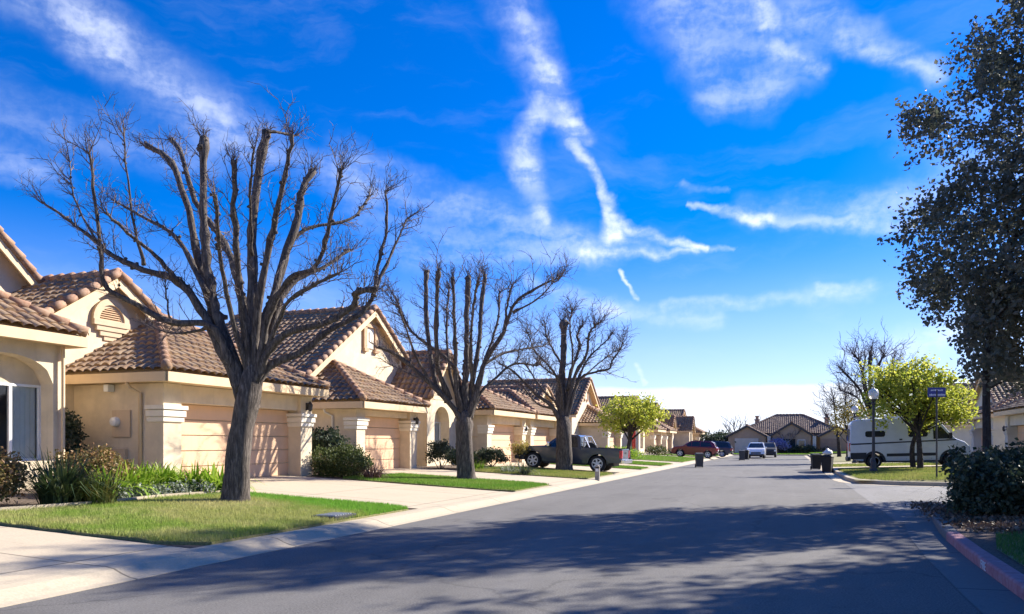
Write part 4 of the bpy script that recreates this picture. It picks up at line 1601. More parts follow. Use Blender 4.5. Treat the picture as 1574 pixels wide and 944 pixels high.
def leaf_cloud(cent, rad, per, size, seed, squash=1.0, droop=0.0):
    """leaf faces (small folded diamonds) scattered round cluster centres -> MB"""
    rg = np.random.default_rng(seed)
    cent = np.asarray(cent, float)
    rad = np.broadcast_to(np.asarray(rad, float), (len(cent),))
    n = len(cent) * per
    c = np.repeat(cent, per, 0)
    r = np.repeat(rad, per)
    g = rg.normal(0, .5, (n, 3)) * r[:, None]
    g[:, 2] *= squash
    p = c + g
    a = rg.normal(0, 1, (n, 3))
    a[:, 2] -= droop
    a /= np.linalg.norm(a, axis=1)[:, None]
    b_ = rg.normal(0, 1, (n, 3))
    b_ -= a * (a * b_).sum(1)[:, None]
    b_ /= np.linalg.norm(b_, axis=1)[:, None]
    cr = np.cross(a, b_)
    L = size * rg.uniform(.6, 1.35, n)[:, None]
    W = L * .34
    v = np.stack([p - a * L * .5, p - a * L * .05 + b_ * W + cr * W * .35, p + a * L * .5, p - a * L * .05 - b_ * W + cr * W * .35], 1).reshape(-1, 3)
    mb = MB()
    i = np.arange(n * 4).reshape(-1, 4)
    mb.v = v.tolist()
    mb.f = np.concatenate([i[:, [0, 1, 2]], i[:, [0, 2, 3]]]).tolist()
    mb.uv = [(0, 0)] * len(mb.v)
    return mb


def boughs(mb, rnd, start, tips, r0, n=7):
    for tp in tips:
        s_, e = Vector(start), Vector(tp)
        m = s_.lerp(e, .5) + Vector((rnd.gauss(0, .15), rnd.gauss(0, .15), rnd.uniform(-.1, .25))) * (e - s_).length * .4
        sp = spline([s_, m, e], 4)
        k = len(sp)
        mb.tube(sp, [r0 * (1 - .85 * i / (k - 1)) for i in range(k)], n)


def crown_centres(rnd, c, rx, ry, rz, n, lo=.35, flat=-1.0):
    o = []
    while len(o) < n:
        v = Vector((rnd.gauss(0, 1), rnd.gauss(0, 1), rnd.gauss(0, 1))).normalized()
        if v.z < flat:
            continue
        lump = 1 + .34 * math.sin(3.1 * v.x + 1.3) * math.sin(2.7 * v.y + .4) + .2 * math.sin(5 * v.z + 2 * v.x)
        k = rnd.uniform(lo, 1) ** .6 * lump
        o.append((c[0] + v.x * rx * k, c[1] + v.y * ry * k, c[2] + v.z * rz * k))
    return o


def leafy_tree(label, base, trunk, c, rxyz, ncl, per, size, clr, mat, seed, r0=.09, fork=None, group=None, barkm='bark_dark', flat=-.75, nb=16, lo=.3):
    rnd = random.Random(seed)
    root = thing('leafy_tree', label, 'tree', base, group=group)
    t_ = MB()
    tp = spline([Vector(p) for p in trunk], 5)
    n = len(tp)
    rr = [r0 * (1.25 - .6 * i / (n - 1)) for i in range(n)]
    rr[0] *= 1.3
    t_.tube(tp, rr, 10)
    cs = crown_centres(rnd, c, *rxyz, ncl, lo, flat)
    boughs(t_, rnd, tp[-1], rnd.sample(cs, nb), r0 * .55)
    boughs(t_, rnd, tp[int(n * .7)], rnd.sample(cs, nb // 2), r0 * .4)
    t_.build('trunk', barkm, root, smooth=True)
    leaf_cloud(cs, clr, per, size, seed).build('crown', mat, root)
    return root


leafy_tree('round yellow green leafy tree beyond the pickup tailgate', (-9.9, 50.6, .2), [(-9.9, 50.6, .1), (-9.95, 50.6, 1.2), (-9.75, 50.7, 2.3)],
           (-9.55, 50.9, 3.45), (2.15, 2.0, 1.3), 150, 40, .16, .42, 'leaf_yellow', 61, r0=.15)
leafy_tree('bright yellow green leafy tree in front of the white camper van', (6.25, 44.0, .2), [(6.2, 44.0, .1), (6.15, 44.0, 1.4), (6.05, 44.1, 2.7)],
           (5.8, 44.2, 4.1), (2.3, 2.1, 1.8), 190, 44, .16, .42, 'leaf_yellow', 67, r0=.13, nb=22)
leafy_tree('thinner leafy tree whose second trunk shows beside the blue sign post', (6.15, 46.0, .22), [(6.15, 46.0, .1), (6.1, 46.0, 1.4), (6.5, 46.0, 2.7)],
           (7.3, 45.6, 3.3), (1.6, 1.5, 1.1), 80, 44, .17, .5, 'leaf_yellow', 71, r0=.12)
leafy_tree('small orange leaved tree behind the black bins', (4.2, 66, .2), [(4.2, 66, .1), (4.2, 66, 1.0), (4.3, 66, 2.2)],
           (4.3, 66, 3.6), (1.3, 1.3, 1.5), 60, 26, .16, .5, 'leaf_orange', 73, r0=.08, nb=12)

# the large dark tree at the corner: crown built from clusters spread through its volume
rnd = random.Random(5)
EDGE = [(1560, -40), (1548, 40), (1505, 62), (1462, 85), (1455, 105), (1500, 130), (1455, 155), (1395, 183), (1385, 210), (1425, 232), (1475, 262), (1420, 300), (1385, 345), (1382, 385),
        (1400, 430), (1392, 452), (1440, 475), (1470, 510), (1478, 530), (1530, 565), (1590, 600), (1700, 600), (1850, 470), (1880, 200), (1800, -30), (1680, -70)]
us = np.array([rnd.uniform(1375, 1900) for _ in range(9000)])
vs_ = np.array([rnd.uniform(-190, 605) for _ in range(9000)])
ok = in_poly(us, vs_, EDGE)
cl_ = []
for u, v in zip(us[ok], vs_[ok]):
    e = min(math.hypot(u - a, v - b_) for a, b_ in EDGE)
    half = 4.2 * min(1.0, e / 170) ** .6 + .5
    p = at(u, v, 21.2 + rnd.uniform(-half, half))
    # thin out into boughs with gaps
    g = math.sin(p.x * 2.3 + 1) * math.sin(p.y * 2.1 + p.z * .7) + math.sin(p.z * 2.9 + p.x * .8)
    if g > (-.1 if e < 110 else -.55) or rnd.random() < .14:
        cl_.append(p)
    if len(cl_) >= 1200:
        break
bt = at(1517, 700, 18.4)
root = thing('leafy_tree', 'large dark leafed tree on a thin dark trunk at the right corner', 'tree', (bt.x, bt.y, .14))
t_ = MB()
tk = spline([Vector((bt.x, bt.y, 0)), at(1517, 680, 18.4), at(1516, 600, 18.4), at(1519, 530, 18.7), at(1545, 420, 19.6), at(1575, 300, 20.6), at(1600, 120, 21.2)], 6)
t_.tube(tk, [.105 - .075 * i / (len(tk) - 1) for i in range(len(tk))], 10)
for i in range(46):
    p = rnd.choice(cl_)
    q = min(tk[12:], key=lambda k: (k - p).length + .6 * max(0, k.z - p.z + .4))
    boughs(t_, rnd, q, [p], .035, 6)
t_.build('trunk', 'bark_dark', root, smooth=True)
for _ in range(70):
    cl_.append(at(rnd.uniform(1488, 1574), rnd.uniform(430, 575), rnd.uniform(17.6, 20.5)))
cc_ = Vector((bt.x + 1.5, bt.y + 3, 8))
sprig = []
for p in cl_:
    out_ = (p - cc_)
    if rnd.random() < .35:
        dd_ = (out_.normalized() + Vector((rnd.gauss(0, .4), rnd.gauss(0, .4), rnd.gauss(-.1, .35)))).normalized()
        sprig += [p + dd_ * (.25 + .2 * k) for k in range(3)]
lc = leaf_cloud([tuple(p) for p in cl_], .40, 42, .135, 9)
l2 = leaf_cloud([tuple(p) for p in sprig], .17, 9, .125, 19)
lc.add(l2.v, l2.f)
lc.build('crown', 'leaf_dark', root)

# trees beside and behind the viewpoint, known from their shade across the street
for k, (x, y, zc, rx, rz, lb) in enumerate(((9.3, 15.6, 7.2, 4.0, 3.9, 'dark shade tree on the corner plot to the right of the thin trunked one'), (12.8, 21.0, 7.5, 4.0, 4.2, 'dark shade tree farther along the near verge of the side street'), (8.4, 8.2, 6.4, 3.3, 3.3, 'dark shade tree on the verge behind the red kerb'))):
    leafy_tree(lb, (x, y, .14), [(x, y, 0), (x + .1, y, 1.6), (x, y + .1, 3.2)], (x, y, zc), (rx, rx, rz), 390, 56, .19, .55, 'leaf_dark', 80 + k, r0=.16, nb=14, lo=.2)


# ---------------------------------------------------------------- shrubs and strap plants
def strap_clump(name, label, cat, c, n, L, wd, mat, seed, arch=.5, spread=.12, group=None, upright=.9):
    rnd = random.Random(seed)
    root = None
    mb = MB()
    for _ in range(n):
        a = rnd.uniform(0, 2 * math.pi)
        rr = spread * math.sqrt(rnd.random())
        p = Vector((c[0] + rr * math.cos(a), c[1] + rr * math.sin(a), c[2]))
        a += rnd.gauss(0, .5)
        o_ = Vector((math.cos(a), math.sin(a), 0))
        l = L * rnd.uniform(.55, 1.1)
        lean = rnd.uniform(.05, 1.0) * arch
        sd_ = Vector((-o_.y, o_.x, 0))
        w_ = wd * rnd.uniform(.7, 1.2)
        pts = []
        for i in range(5):
            t__ = i / 4
            an = lean * (0.35 + 1.5 * t__ ** 1.5)
            pts.append(p + o_ * (math.sin(an) * l * t__) + Vector((0, 0, math.cos(min(an, 1.9)) * l * t__ * upright)))
        k = len(mb.v)
        vs, fs = [], []
        for i, q in enumerate(pts):
            ww = w_ * (1 - (i / 4) ** 2 * .9) * (.7 if i == 0 else 1) / 2
            vs += [q - sd_ * ww, q + sd_ * ww]
        for i in range(4):
            fs.append((2 * i, 2 * i + 1, 2 * i + 3, 2 * i + 2))
        mb.add(vs, fs)
    o = mb.build(name, mat)
    return tag(o, label, cat, group)


def shrub(label, c, rxyz, n, size, mat, seed, name='shrub', cat='shrub', group=None, cl=.16, per=24, lo=.55, flat=-.5, stem=True):
    rnd = random.Random(seed)
    root = thing(name, label, cat, (c[0], c[1], gz(c[0])), group=group)
    cc = (c[0], c[1], c[2])
    cs = crown_centres(rnd, cc, *rxyz, n, lo, flat)
    if stem:
        st_ = MB()
        for k in range(7):
            boughs(st_, rnd, (c[0] + rnd.gauss(0, .05), c[1] + rnd.gauss(0, .05), gz(c[0]) - .03), [rnd.choice(cs)], .02, 5)
        st_.build('stem', 'bark_dark', root)
    leaf_cloud(cs, cl, per, size, seed).build('foliage', mat, root)
    return root


# bed of the first house
strap_clump('flax_clump', 'tall dark flax clump with arching sword leaves under the arched window', 'plant', (-12.75, 10.85, .37), 420, 1.25, .035, 'leaf_flax', 101, arch=.75, spread=.34)
strap_clump('flax_clump', 'paler lower sword leaved clump growing against the tall flax', 'plant', (-12.35, 11.35, .36), 230, .85, .03, 'leaf_hedge', 102, arch=.7, spread=.28)
shrub('clipped shrub with rusty brown tips between the flax and the shaded alcove', (-14.0, 12.75, .88), (.72, .62, .52), 190, .075, 'leaf_rust', 103)
shrub('clipped shrub with rusty tips at the left picture edge under the window', (-13.6, 10.05, .85), (.6, .6, .5), 160, .075, 'leaf_rust', 104)
shrub('dark tall shrub in the shaded alcove beside the arched window wing', (-17.2, 14.75, 1.45), (.38, .38, .95), 120, .09, 'leaf_bush_dark', 105)
strap_clump('border_lily', 'dark spiky plant by the wall under the meter', 'plant', (-15.2, 14.1, .5), 60, .8, .03, 'leaf_bush_dark', 106, arch=.6)
rowp = [(-13.35, 12.55), (-13.55, 13.15), (-13.65, 13.75), (-13.6, 14.3), (-13.2, 14.75), (-12.75, 15.05), (-13.0, 13.9), (-12.85, 13.25)]
ordw = ['first', 'second', 'third', 'fourth', 'fifth', 'sixth']
for k, (x, y) in enumerate(rowp[:6]):
    strap_clump('border_lily', 'bright green lily clump, %s from the rusty shrub along the bed\'s back row' % ordw[k], 'plant', (x, y, gz(x)), 230, .82, .075, 'leaf_bright', 110 + k, arch=1.15, spread=.36,
                group='bright green strap leaved clumps in the bed')
for k, (x, y) in enumerate([(-12.9, 12.1), (-12.95, 12.7), (-12.95, 13.25), (-12.85, 13.8), (-12.6, 14.35)]):
    shrub('low pale edged ground plant, %s from the flax along the bed edging' % ordw[k], (x, y, gz(x) + .10), (.36, .34, .13), 46, .075, 'leaf_white', 120 + k, name='border_plant', cat='plant',
          group='pale edged low plants along the edging', cl=.14, per=14, stem=False)
eb = MB()
ep = spline([Vector((x, y, gz(x))) for x, y in ((-12.55, 8.75), (-12.35, 10.2), (-12.3, 11.6), (-12.45, 13.0), (-12.35, 14.3), (-12.3, 15.2))], 6)
for a, b_ in zip(ep[:-1], ep[1:]):
    eb.beam(a + Vector((0, 0, .05)), b_ + Vector((0, 0, .05)), .07, .13)
tag(eb.build('bed_edging', 'concrete_kerb'), 'pale curved edging between the near lawn and the planted bed', 'edging')

# in front of the second house
shrub('wide dark rounded mound shrub left of the second garage', (-14.1, 22.75, .86), (1.0, .85, .58), 420, .065, 'leaf_mound', 130, flat=-.95, per=30)
shrub('taller leafy shrub with pale leaves behind the dark mound', (-15.4, 23.75, 1.5), (.6, .5, .5), 150, .13, 'leaf_bush_dark', 131, cl=.2, per=16)
strap_clump('spiky_plant', 'reddish dry spiky plant at the corner of the first driveway', 'plant', (-12.75, 22.35, .36), 190, .72, .03, 'leaf_red', 132, arch=.85, spread=.26)
shrub('dark clipped shrub under the arched entry window', (-14.35, 31.1, 1.1), (.55, .5, .6), 150, .08, 'leaf_bush_dark', 133)
shrub('olive rounded shrub right of the dark clipped one', (-13.9, 32.3, .9), (.6, .55, .45), 130, .09, 'leaf_hedge', 134)
strap_clump('border_lily', 'green strap leaved clump between the second tree and the arched entry', 'plant', (-13.1, 31.9, .4), 150, .6, .04, 'leaf_bright', 135, arch=.95, spread=.4)
shrub('low dark shrub right of the second tree trunk', (-13.9, 36.0, .85), (.85, .6, .45), 150, .09, 'leaf_bush_dark', 136)
strap_clump('spiky_plant', 'dark spiky clump at the edge of the second driveway', 'plant', (-10.35, 30.55, .26), 110, .75, .035, 'leaf_bush_dark', 137, arch=1.1, spread=.22)
strap_clump('spiky_plant', 'grey green spiky plant beside the dark clump on the driveway edge', 'plant', (-11.2, 31.1, .3), 110, .6, .035, 'leaf_white', 138, arch=1.0, spread=.3)
leafy_tree('small orange leaved bush before the third garage', (-12.6, 36.4, .36), [(-12.6, 36.4, .3), (-12.6, 36.4, .7), (-12.55, 36.4, 1.0)], (-12.55, 36.4, 1.25), (.45, .45, .4), 36, 18, .1, .2, 'leaf_orange', 139, r0=.03, nb=8)
shrub('bright green low planting right of the pickup tailgate', (-12.6, 60.6, .75), (1.6, 1.2, .42), 150, .14, 'leaf_bright', 140, cl=.3, per=14)
shrub('low planting by the bright far pillar', (-12.4, 78.6, .75), (1.2, 1.4, .45), 90, .16, 'leaf_hedge', 141, cl=.3, per=14)
shrub('dark distant hedge left of the end house', (-9.5, 118, 1.6), (2.6, 2.2, 1.6), 160, .35, 'leaf_bush_dark', 142, name='hedge', cat='hedge', cl=.6, per=16)
shrub('dark foundation planting along the end house', (2.0, 113.9, .6), (2.6, .6, .6), 90, .25, 'leaf_bush_dark', 143, name='hedge', cat='hedge', cl=.35, per=14)
shrub('blue flowering shrub beside the small pale tree', (-1.4, 113.6, 1.3), (1.2, .8, .8), 80, .25, 'blossom_blue', 144, cl=.35, per=14)

# right corner
shrub('big dark shrub on the right corner bed beneath the leafy tree', (4.05, 17.6, .78), (1.1, 1.0, .62), 400, .10, 'leaf_bush_dark', 150, cl=.2, per=40, lo=.3, flat=-.95)
shrub('shrub with pale leaves at the right picture edge beside the dark one', (5.15, 16.4, .75), (.75, .8, .6), 170, .10, 'leaf_white', 151, cl=.18, per=16)
shrub('dark shrub behind, against the right hand house', (6.6, 20.0, .75), (1.5, .9, .55), 220, .11, 'leaf_bush_dark', 152, cl=.25, per=26)
strap_clump('spiky_plant', 'few long leaves leaning out over the kerb from the corner shrub', 'plant', (3.35, 17.9, .2), 40, 1.0, .035, 'leaf_flax', 153, arch=1.5, spread=.25)
lit = leaf_cloud([(random.Random(i).uniform(2.75, 7.5), random.Random(i + 999).uniform(14.3, 20.2), .16) for i in range(500)], .35, 26, .075, 160, squash=.12)
tag(lit.build('ground_cover', 'leaf_litter'), 'brown leaf litter and low cover beneath the corner shrubs', 'ground cover', kind='stuff')


# ================================================================ VEHICLES
def arch(xc, zc, r, n=9, a0=180, a1=0):
    return [(xc + r * math.cos(R(a0 + (a1 - a0) * i / (n - 1))), zc + r * math.sin(R(a0 + (a1 - a0) * i / (n - 1)))) for i in range(n)]


def ywid(hw, belt, tumble, low=.05):
    def f(z):
        if z > belt:
            return hw - (z - belt) * tumble
        return hw - low * ((belt - z) / belt) ** 2
    return f


def shell(name, sil, f, levels, mat, parent, bevel=.045):
    """closed body from a side outline (x, z), with its width following f(z)"""
    bm = bmesh.new()
    vs = [bm.verts.new((x, 0, z)) for x, z in sil]
    bm.faces.new(vs)
    for z in levels:
        bmesh.ops.bisect_plane(bm, geom=bm.verts[:] + bm.edges[:] + bm.faces[:], dist=1e-5, plane_co=(0, 0, z), plane_no=(0, 0, 1))
    bm.verts.index_update()
    n = len(bm.verts)
    V = [tuple(v.co) for v in bm.verts]
    F = [tuple(v.index for v in q.verts) for q in bm.faces]
    B = [tuple(v.index for v in e.verts) for e in bm.edges if len(e.link_faces) == 1]
    bm.free()
    mb = MB()
    mb.add([(x, -f(z), z) for x, _, z in V] + [(x, f(z), z) for x, _, z in V],
           F + [tuple(i + n for i in reversed(q)) for q in F] + [(a, b_, b_ + n, a + n) for a, b_ in B])
    return mb.build(name, mat, parent, world=False, bevel=bevel)


def side_panel(name, pts, f, mat, parent, off=.008, sides=(-1, 1), th=.012):
    """flat piece (glass, trim) lying on both flanks, each its own part"""
    for s_ in sides:
        mb = MB()
        k = len(pts)
        mb.add([(x, s_ * (f(z) + off), z) for x, z in pts] + [(x, s_ * (f(z) + off - th), z) for x, z in pts],
               [tuple(range(k)), tuple(range(2 * k - 1, k - 1, -1))] + [(i, (i + 1) % k, k + (i + 1) % k, k + i) for i in range(k)])
        mb.build(name, mat, parent, world=False)


def cross_panel(name, a, b_, f, mat, parent, inset=.10, off=.012, za=0.0):
    """glass or trim across the car between outline points a and b"""
    (xa, z0), (xb, z1) = a, b_
    d = Vector((xb - xa, 0, z1 - z0)).normalized()
    nn = Vector((-d.z, 0, d.x))
    if nn.z < 0 and abs(nn.z) > .2:
        nn = -nn
    mb = MB()
    A, B_ = Vector((xa, 0, z0)) + d * .04 + nn * off, Vector((xb, 0, z1)) - d * .04 + nn * off
    ya, yb = f(z0) - inset, f(z1) - inset
    mb.poly((A.x, -ya, A.z), (A.x, ya, A.z), (B_.x, yb, B_.z), (B_.x, -yb, B_.z))
    return mb.build(name, mat, parent, world=False)


def wheel(parent, x, y, r, wd, side, rim='alloy', spokes=6):
    t_ = MB().lathe((x, y, r), [(r * .66, -wd / 2), (r * .93, -wd / 2), (r, -wd * .36), (r, wd * .36), (r * .93, wd / 2), (r * .66, wd / 2)], 24, 'y').build('wheel', 'rubber', parent, world=False)
    rm = MB()
    yo = y + side * (wd * .5 + .004)
    rm.lathe((x, yo, r), [(r * .67, -.015), (r * .67, .015), (r * .58, .015), (r * .58, -.015)], 24, 'y')
    rm.lathe((x, yo, r), [(r * .17, -.02), (r * .17, .02)], 12, 'y')
    for i in range(spokes):
        a = 2 * math.pi * i / spokes + .3
        rm.beam((x + math.cos(a) * r * .1, yo, r + math.sin(a) * r * .1), (x + math.cos(a) * r * .62, yo, r + math.sin(a) * r * .62), r * .2, .03, up=(0, 1, 0))
    rm.build('rim', rim, t_, world=False)
    MB().lathe((x, y + side * wd * .2, r), [(r * .6, -.01), (r * .6, .01)], 16, 'y').build('brake', 'plastic_black', t_, world=False)
    return t_


def wheels(root, xf, xr, hw, r, wd, **kw):
    for x in (xf, xr):
        for s_ in (-1, 1):
            wheel(root, x, s_ * (hw - wd / 2 - .015), r, wd, s_, **kw)


def lamp(name, x0, x1, y, z0, z1, mat, parent, th=.05):
    for s_ in (-1, 1):
        MB().box(x0, x1, min(s_ * y, s_ * (y - .2)), max(s_ * y, s_ * (y - .2)), z0, z1).build(name, mat, parent, world=False, bevel=.012)


# ---- pickup
def pickup():
    root = thing('pickup_truck', 'dark grey extended cab pickup parked in the driveway behind the third bare tree', 'pickup', (-10.15, 37.4, gz(-10.15) + .005))
    root.rotation_euler = (0, -R(2.8), math.pi)
    hw = .91
    f = ywid(hw, 1.08, .30)
    sil = [(-2.58, .50)] + [(-2.60, .95), (-2.57, 1.02), (-.62, 1.02)] + [(-.62, 1.10), (-.52, 1.66), (-.40, 1.73), (.28, 1.76), (.48, 1.73), (1.22, 1.15)] + \
          [(1.9, 1.10), (2.45, 1.02), (2.62, .88), (2.66, .50), (2.52, .40)] + [(x, z) for x, z in reversed(arch(1.78, .40, .47))] + [(1.22, .36), (-.9, .36)] + [(x, z) for x, z in reversed(arch(-1.46, .40, .47))] + [(-2.0, .45)]
    body = shell('body', sil, f, [1.08, .75, .5], 'paint_charcoal', root)
    for s_ in (-1, 1):                                                    # bed sides above the floor
        MB().box(-2.56, -.64, min(s_ * hw, s_ * (hw - .09)), max(s_ * hw, s_ * (hw - .09)), .99, 1.14).build('bed_side', 'paint_charcoal', root, world=False, bevel=.02)
        MB().box(-2.57, -.62, min(s_ * (hw - .002), s_ * (hw - .11)), max(s_ * (hw - .002), s_ * (hw - .11)), 1.142, 1.165).build('bed_rail', 'plastic_black', root, world=False)
    tg = MB().box(-2.62, -2.54, -hw + .08, hw - .08, .56, 1.15).build('tailgate', 'paint_charcoal', root, world=False, bevel=.02)
    MB().box(-2.645, -2.622, -.16, .16, .92, 1.0).build('handle', 'plastic_black', tg, world=False)
    side_panel('window', [(.30, 1.13), (1.02, 1.13), (.46, 1.63), (.30, 1.66)], f, 'car_glass', root)
    side_panel('window', [(-.47, 1.14), (.24, 1.13), (.24, 1.66), (-.38, 1.63)], f, 'car_glass', root)
    cross_panel('windshield', (1.22, 1.15), (.48, 1.73), f, 'car_glass', root)
    cross_panel('rear_window', (-.62, 1.12), (-.52, 1.66), f, 'car_glass', root, off=.014)
    side_panel('door_line', [(1.16, .45), (1.175, .45), (1.175, 1.08), (1.16, 1.08)], f, 'plastic_black', root, off=.003)
    side_panel('door_line', [(.265, .42), (.28, .42), (.28, 1.1), (.265, 1.1)], f, 'plastic_black', root, off=.003)
    side_panel('door_handle', [(.34, .98), (.52, .98), (.52, 1.03), (.34, 1.03)], f, 'plastic_black', root, off=.03)
    for c in (1.78, -1.46):                                                # fender flares
        out_, inn = arch(c, .40, .53, 13), arch(c, .40, .465, 13)
        side_panel('fender_flare', out_ + inn[::-1], f, 'paint_charcoal', root, off=.035, th=.05)
    for s_ in (-1, 1):
        mr = MB().box(.92, 1.06, min(s_ * .93, s_ * 1.12), max(s_ * .93, s_ * 1.12), 1.12, 1.33).build('mirror', 'chrome', root, world=False, bevel=.03)
    MB().box(-2.2, 2.3, -.62, .62, .30, .72).build('underbody', 'plastic_black', root, world=False)
    MB().box(-2.80, -2.60, -.88, .88, .47, .66).build('rear_bumper', 'chrome', root, world=False, bevel=.03)
    MB().box(2.56, 2.74, -.88, .88, .42, .62).build('front_bumper', 'plastic_black', root, world=False, bevel=.03)
    MB().box(2.60, 2.69, -.6, .6, .66, .9).build('grille', 'chrome', root, world=False, bevel=.02)
    lamp('tail_light', -2.635, -2.50, .918, .72, 1.08, 'tail_red', root)
    lamp('headlight', 2.46, 2.665, .905, .70, .92, 'lamp_clear', root)
    side_panel('running_board', [(-.85, .30), (1.2, .30), (1.2, .40), (-.85, .40)], lambda z: .9, 'plastic_black', root, off=.0, th=.14)
    rk = MB()
    for s_ in (-1, 1):
        rk.tube([(-.72, s_ * .78, 1.1), (-.72, s_ * .72, 1.68)], .03, 8).tube([(-.72, s_ * .72, 1.66), (-1.02, s_ * .8, 1.14)], .025, 8)
    rk.tube([(-.72, -.74, 1.68), (-.72, .74, 1.68)], .03, 8).tube([(-.72, -.76, 1.42), (-.72, .76, 1.42)], .02, 8)
    rk.build('cargo_rack', 'chrome', root, world=False)
    wheels(root, 1.78, -1.46, hw + .03, .395, .27)
    sp_ = thing('spare_wheel', 'black spare wheel standing in the pickup bed behind its cab', 'wheel', (-9.12, 37.1, 1.27))
    MB().lathe((0, 0, 0), [(.18, -.1), (.30, -.1), (.33, -.06), (.33, .06), (.30, .1), (.18, .1)], 20, 'y').build('tyre', 'rubber', sp_, world=False)
    MB().lathe((0, 0, 0), [(.18, -.06), (.18, .06)], 16, 'y').build('rim', 'metal_grey', sp_, world=False)
    return root


pickup()


# ---- closed cars
def car(name, label, loc, rz, paint, kind='suv', pitch=0.0, group=None):
    root = thing(name, label, 'car', loc, group=group)
    root.rotation_euler = (0, -R(pitch), rz)
    hw = .90
    if kind == 'suv':
        r, wb, belt, H_ = .36, 1.32, 1.05, 1.66
        top = [(-2.2, .62), (-2.22, 1.0), (-2.08, 1.12), (-1.82, 1.55), (-1.55, 1.64), (-.2, H_), (.35, 1.62), (1.12, 1.10), (1.9, .98), (2.15, .80), (2.2, .45), (2.05, .33)]
        w1, w2 = [(.28, 1.10), (.92, 1.10), (.30, 1.54), (.28, 1.545)], [(-.55, 1.10), (.22, 1.10), (.22, 1.55), (-.55, 1.56)]
        w3 = [(-1.72, 1.14), (-.62, 1.10), (-.62, 1.56), (-1.46, 1.53)]
        ws, rw = ((1.12, 1.10), (.35, 1.62)), ((-2.08, 1.13), (-1.82, 1.55))
    elif kind == 'van':
        r, wb, belt, H_ = .34, 1.42, 1.02, 1.72
        top = [(-2.4, .55), (-2.42, 1.0), (-2.3, 1.25), (-2.12, 1.60), (-1.8, 1.70), (-.2, H_), (.5, 1.66), (1.45, 1.08), (2.1, .92), (2.38, .75), (2.42, .42), (2.3, .30)]
        w1, w2 = [(.40, 1.08), (1.2, 1.06), (.42, 1.58), (.40, 1.58)], [(-.75, 1.08), (.34, 1.08), (.34, 1.59), (-.75, 1.61)]
        w3 = [(-2.1, 1.12), (-.82, 1.08), (-.82, 1.61), (-1.95, 1.55)]
        ws, rw = ((1.45, 1.08), (.5, 1.66)), ((-2.3, 1.25), (-2.12, 1.60))
    else:
        r, wb, belt, H_ = .32, 1.34, .92, 1.46
        top = [(-2.25, .5), (-2.3, .85), (-2.1, .98), (-1.55, 1.02), (-.85, 1.40), (-.5, 1.45), (.15, H_), (.45, 1.40), (1.2, .96), (2.0, .84), (2.25, .66), (2.3, .40), (2.15, .28)]
        w1, w2 = [(.22, .97), (.98, .96), (.40, 1.34), (.22, 1.38)], [(-.62, .98), (.16, .97), (.16, 1.38), (-.5, 1.37)]
        w3 = [(-1.2, 1.02), (-.68, .98), (-.58, 1.36), (-.78, 1.33)]
        ws, rw = ((1.2, .96), (.45, 1.40)), ((-1.55, 1.03), (-.85, 1.40))
    f = ywid(hw, belt, .34)
    zz = .28
    sil = top + arch(wb, r, r + .06, 9, 0, 180) + [(wb - r - .2, zz), (-wb + r + .2, zz)] + arch(-wb, r, r + .06, 9, 0, 180)
    shell('body', sil, f, [belt, belt * .7, .45], paint, root)
    for wpts in (w1, w2, w3):
        side_panel('window', wpts, f, 'car_glass', root)
    cross_panel('windshield', *ws, f, 'car_glass', root)
    cross_panel('rear_window', *rw, f, 'car_glass', root)
    x0, x1 = top[1][0], top[-3][0]
    lamp('tail_light', x0 - .02, x0 + .16, hw - .0, belt - .28, belt - .02, 'tail_red', root)
    lamp('headlight', x1 - .16, x1 + .03, hw - .03, belt - .38, belt - .2, 'lamp_clear', root)
    MB().box(x1 - .05, x1 + .05, -.5, .5, .5, .66).build('grille', 'plastic_black', root, world=False, bevel=.015)
    MB().box(x1 - .05, x1 + .09, -.8, .8, .32, .46).build('bumper', 'plastic_black', root, world=False, bevel=.02)
    MB().box(x0 - .08, x0 + .1, -.82, .82, .38, .56).build('bumper', 'plastic_black', root, world=False, bevel=.02)
    MB().box(x0 - .035, x0 + .02, -.28, .28, .72, .86).build('number_plate', 'white_paint', root, world=False)
    for s_ in (-1, 1):
        MB().box(ws[0][0] - .42, ws[0][0] - .28, min(s_ * .9, s_ * 1.06), max(s_ * .9, s_ * 1.06), belt + .02, belt + .16).build('mirror', paint, root, world=False, bevel=.02)
    MB().box(-2.0, 2.0, -.6, .6, .24, .6).build('underbody', 'plastic_black', root, world=False)
    if kind == 'suv':
        for s_ in (-1, 1):
            MB().beam((-1.5, s_ * .58, 1.70), (.15, s_ * .58, 1.71), .04, .04).build('roof_rail', 'plastic_black', root, world=False)
    wheels(root, wb, -wb, hw, r, .22, spokes=5)
    return root


car('parked_car', 'maroon sport utility car parked nose to the house in a left driveway', (-8.85, 78.4, gz(-8.85)), math.pi, 'paint_maroon', 'suv', 2.8)
car('parked_car', 'dark navy van parked in the driveway just beyond the maroon car', (-8.3, 87.2, gz(-8.3)), math.pi, 'paint_navy', 'van', 2.8)
car('parked_car', 'white car standing on the street facing the viewer far down', (-3.35, 87, 0), -math.pi / 2, 'paint_white', 'suv')
car('parked_car', 'black car partly hidden behind the white car far down the street', (-2.35, 94, 0), -math.pi / 2, 'plastic_black', 'suv')


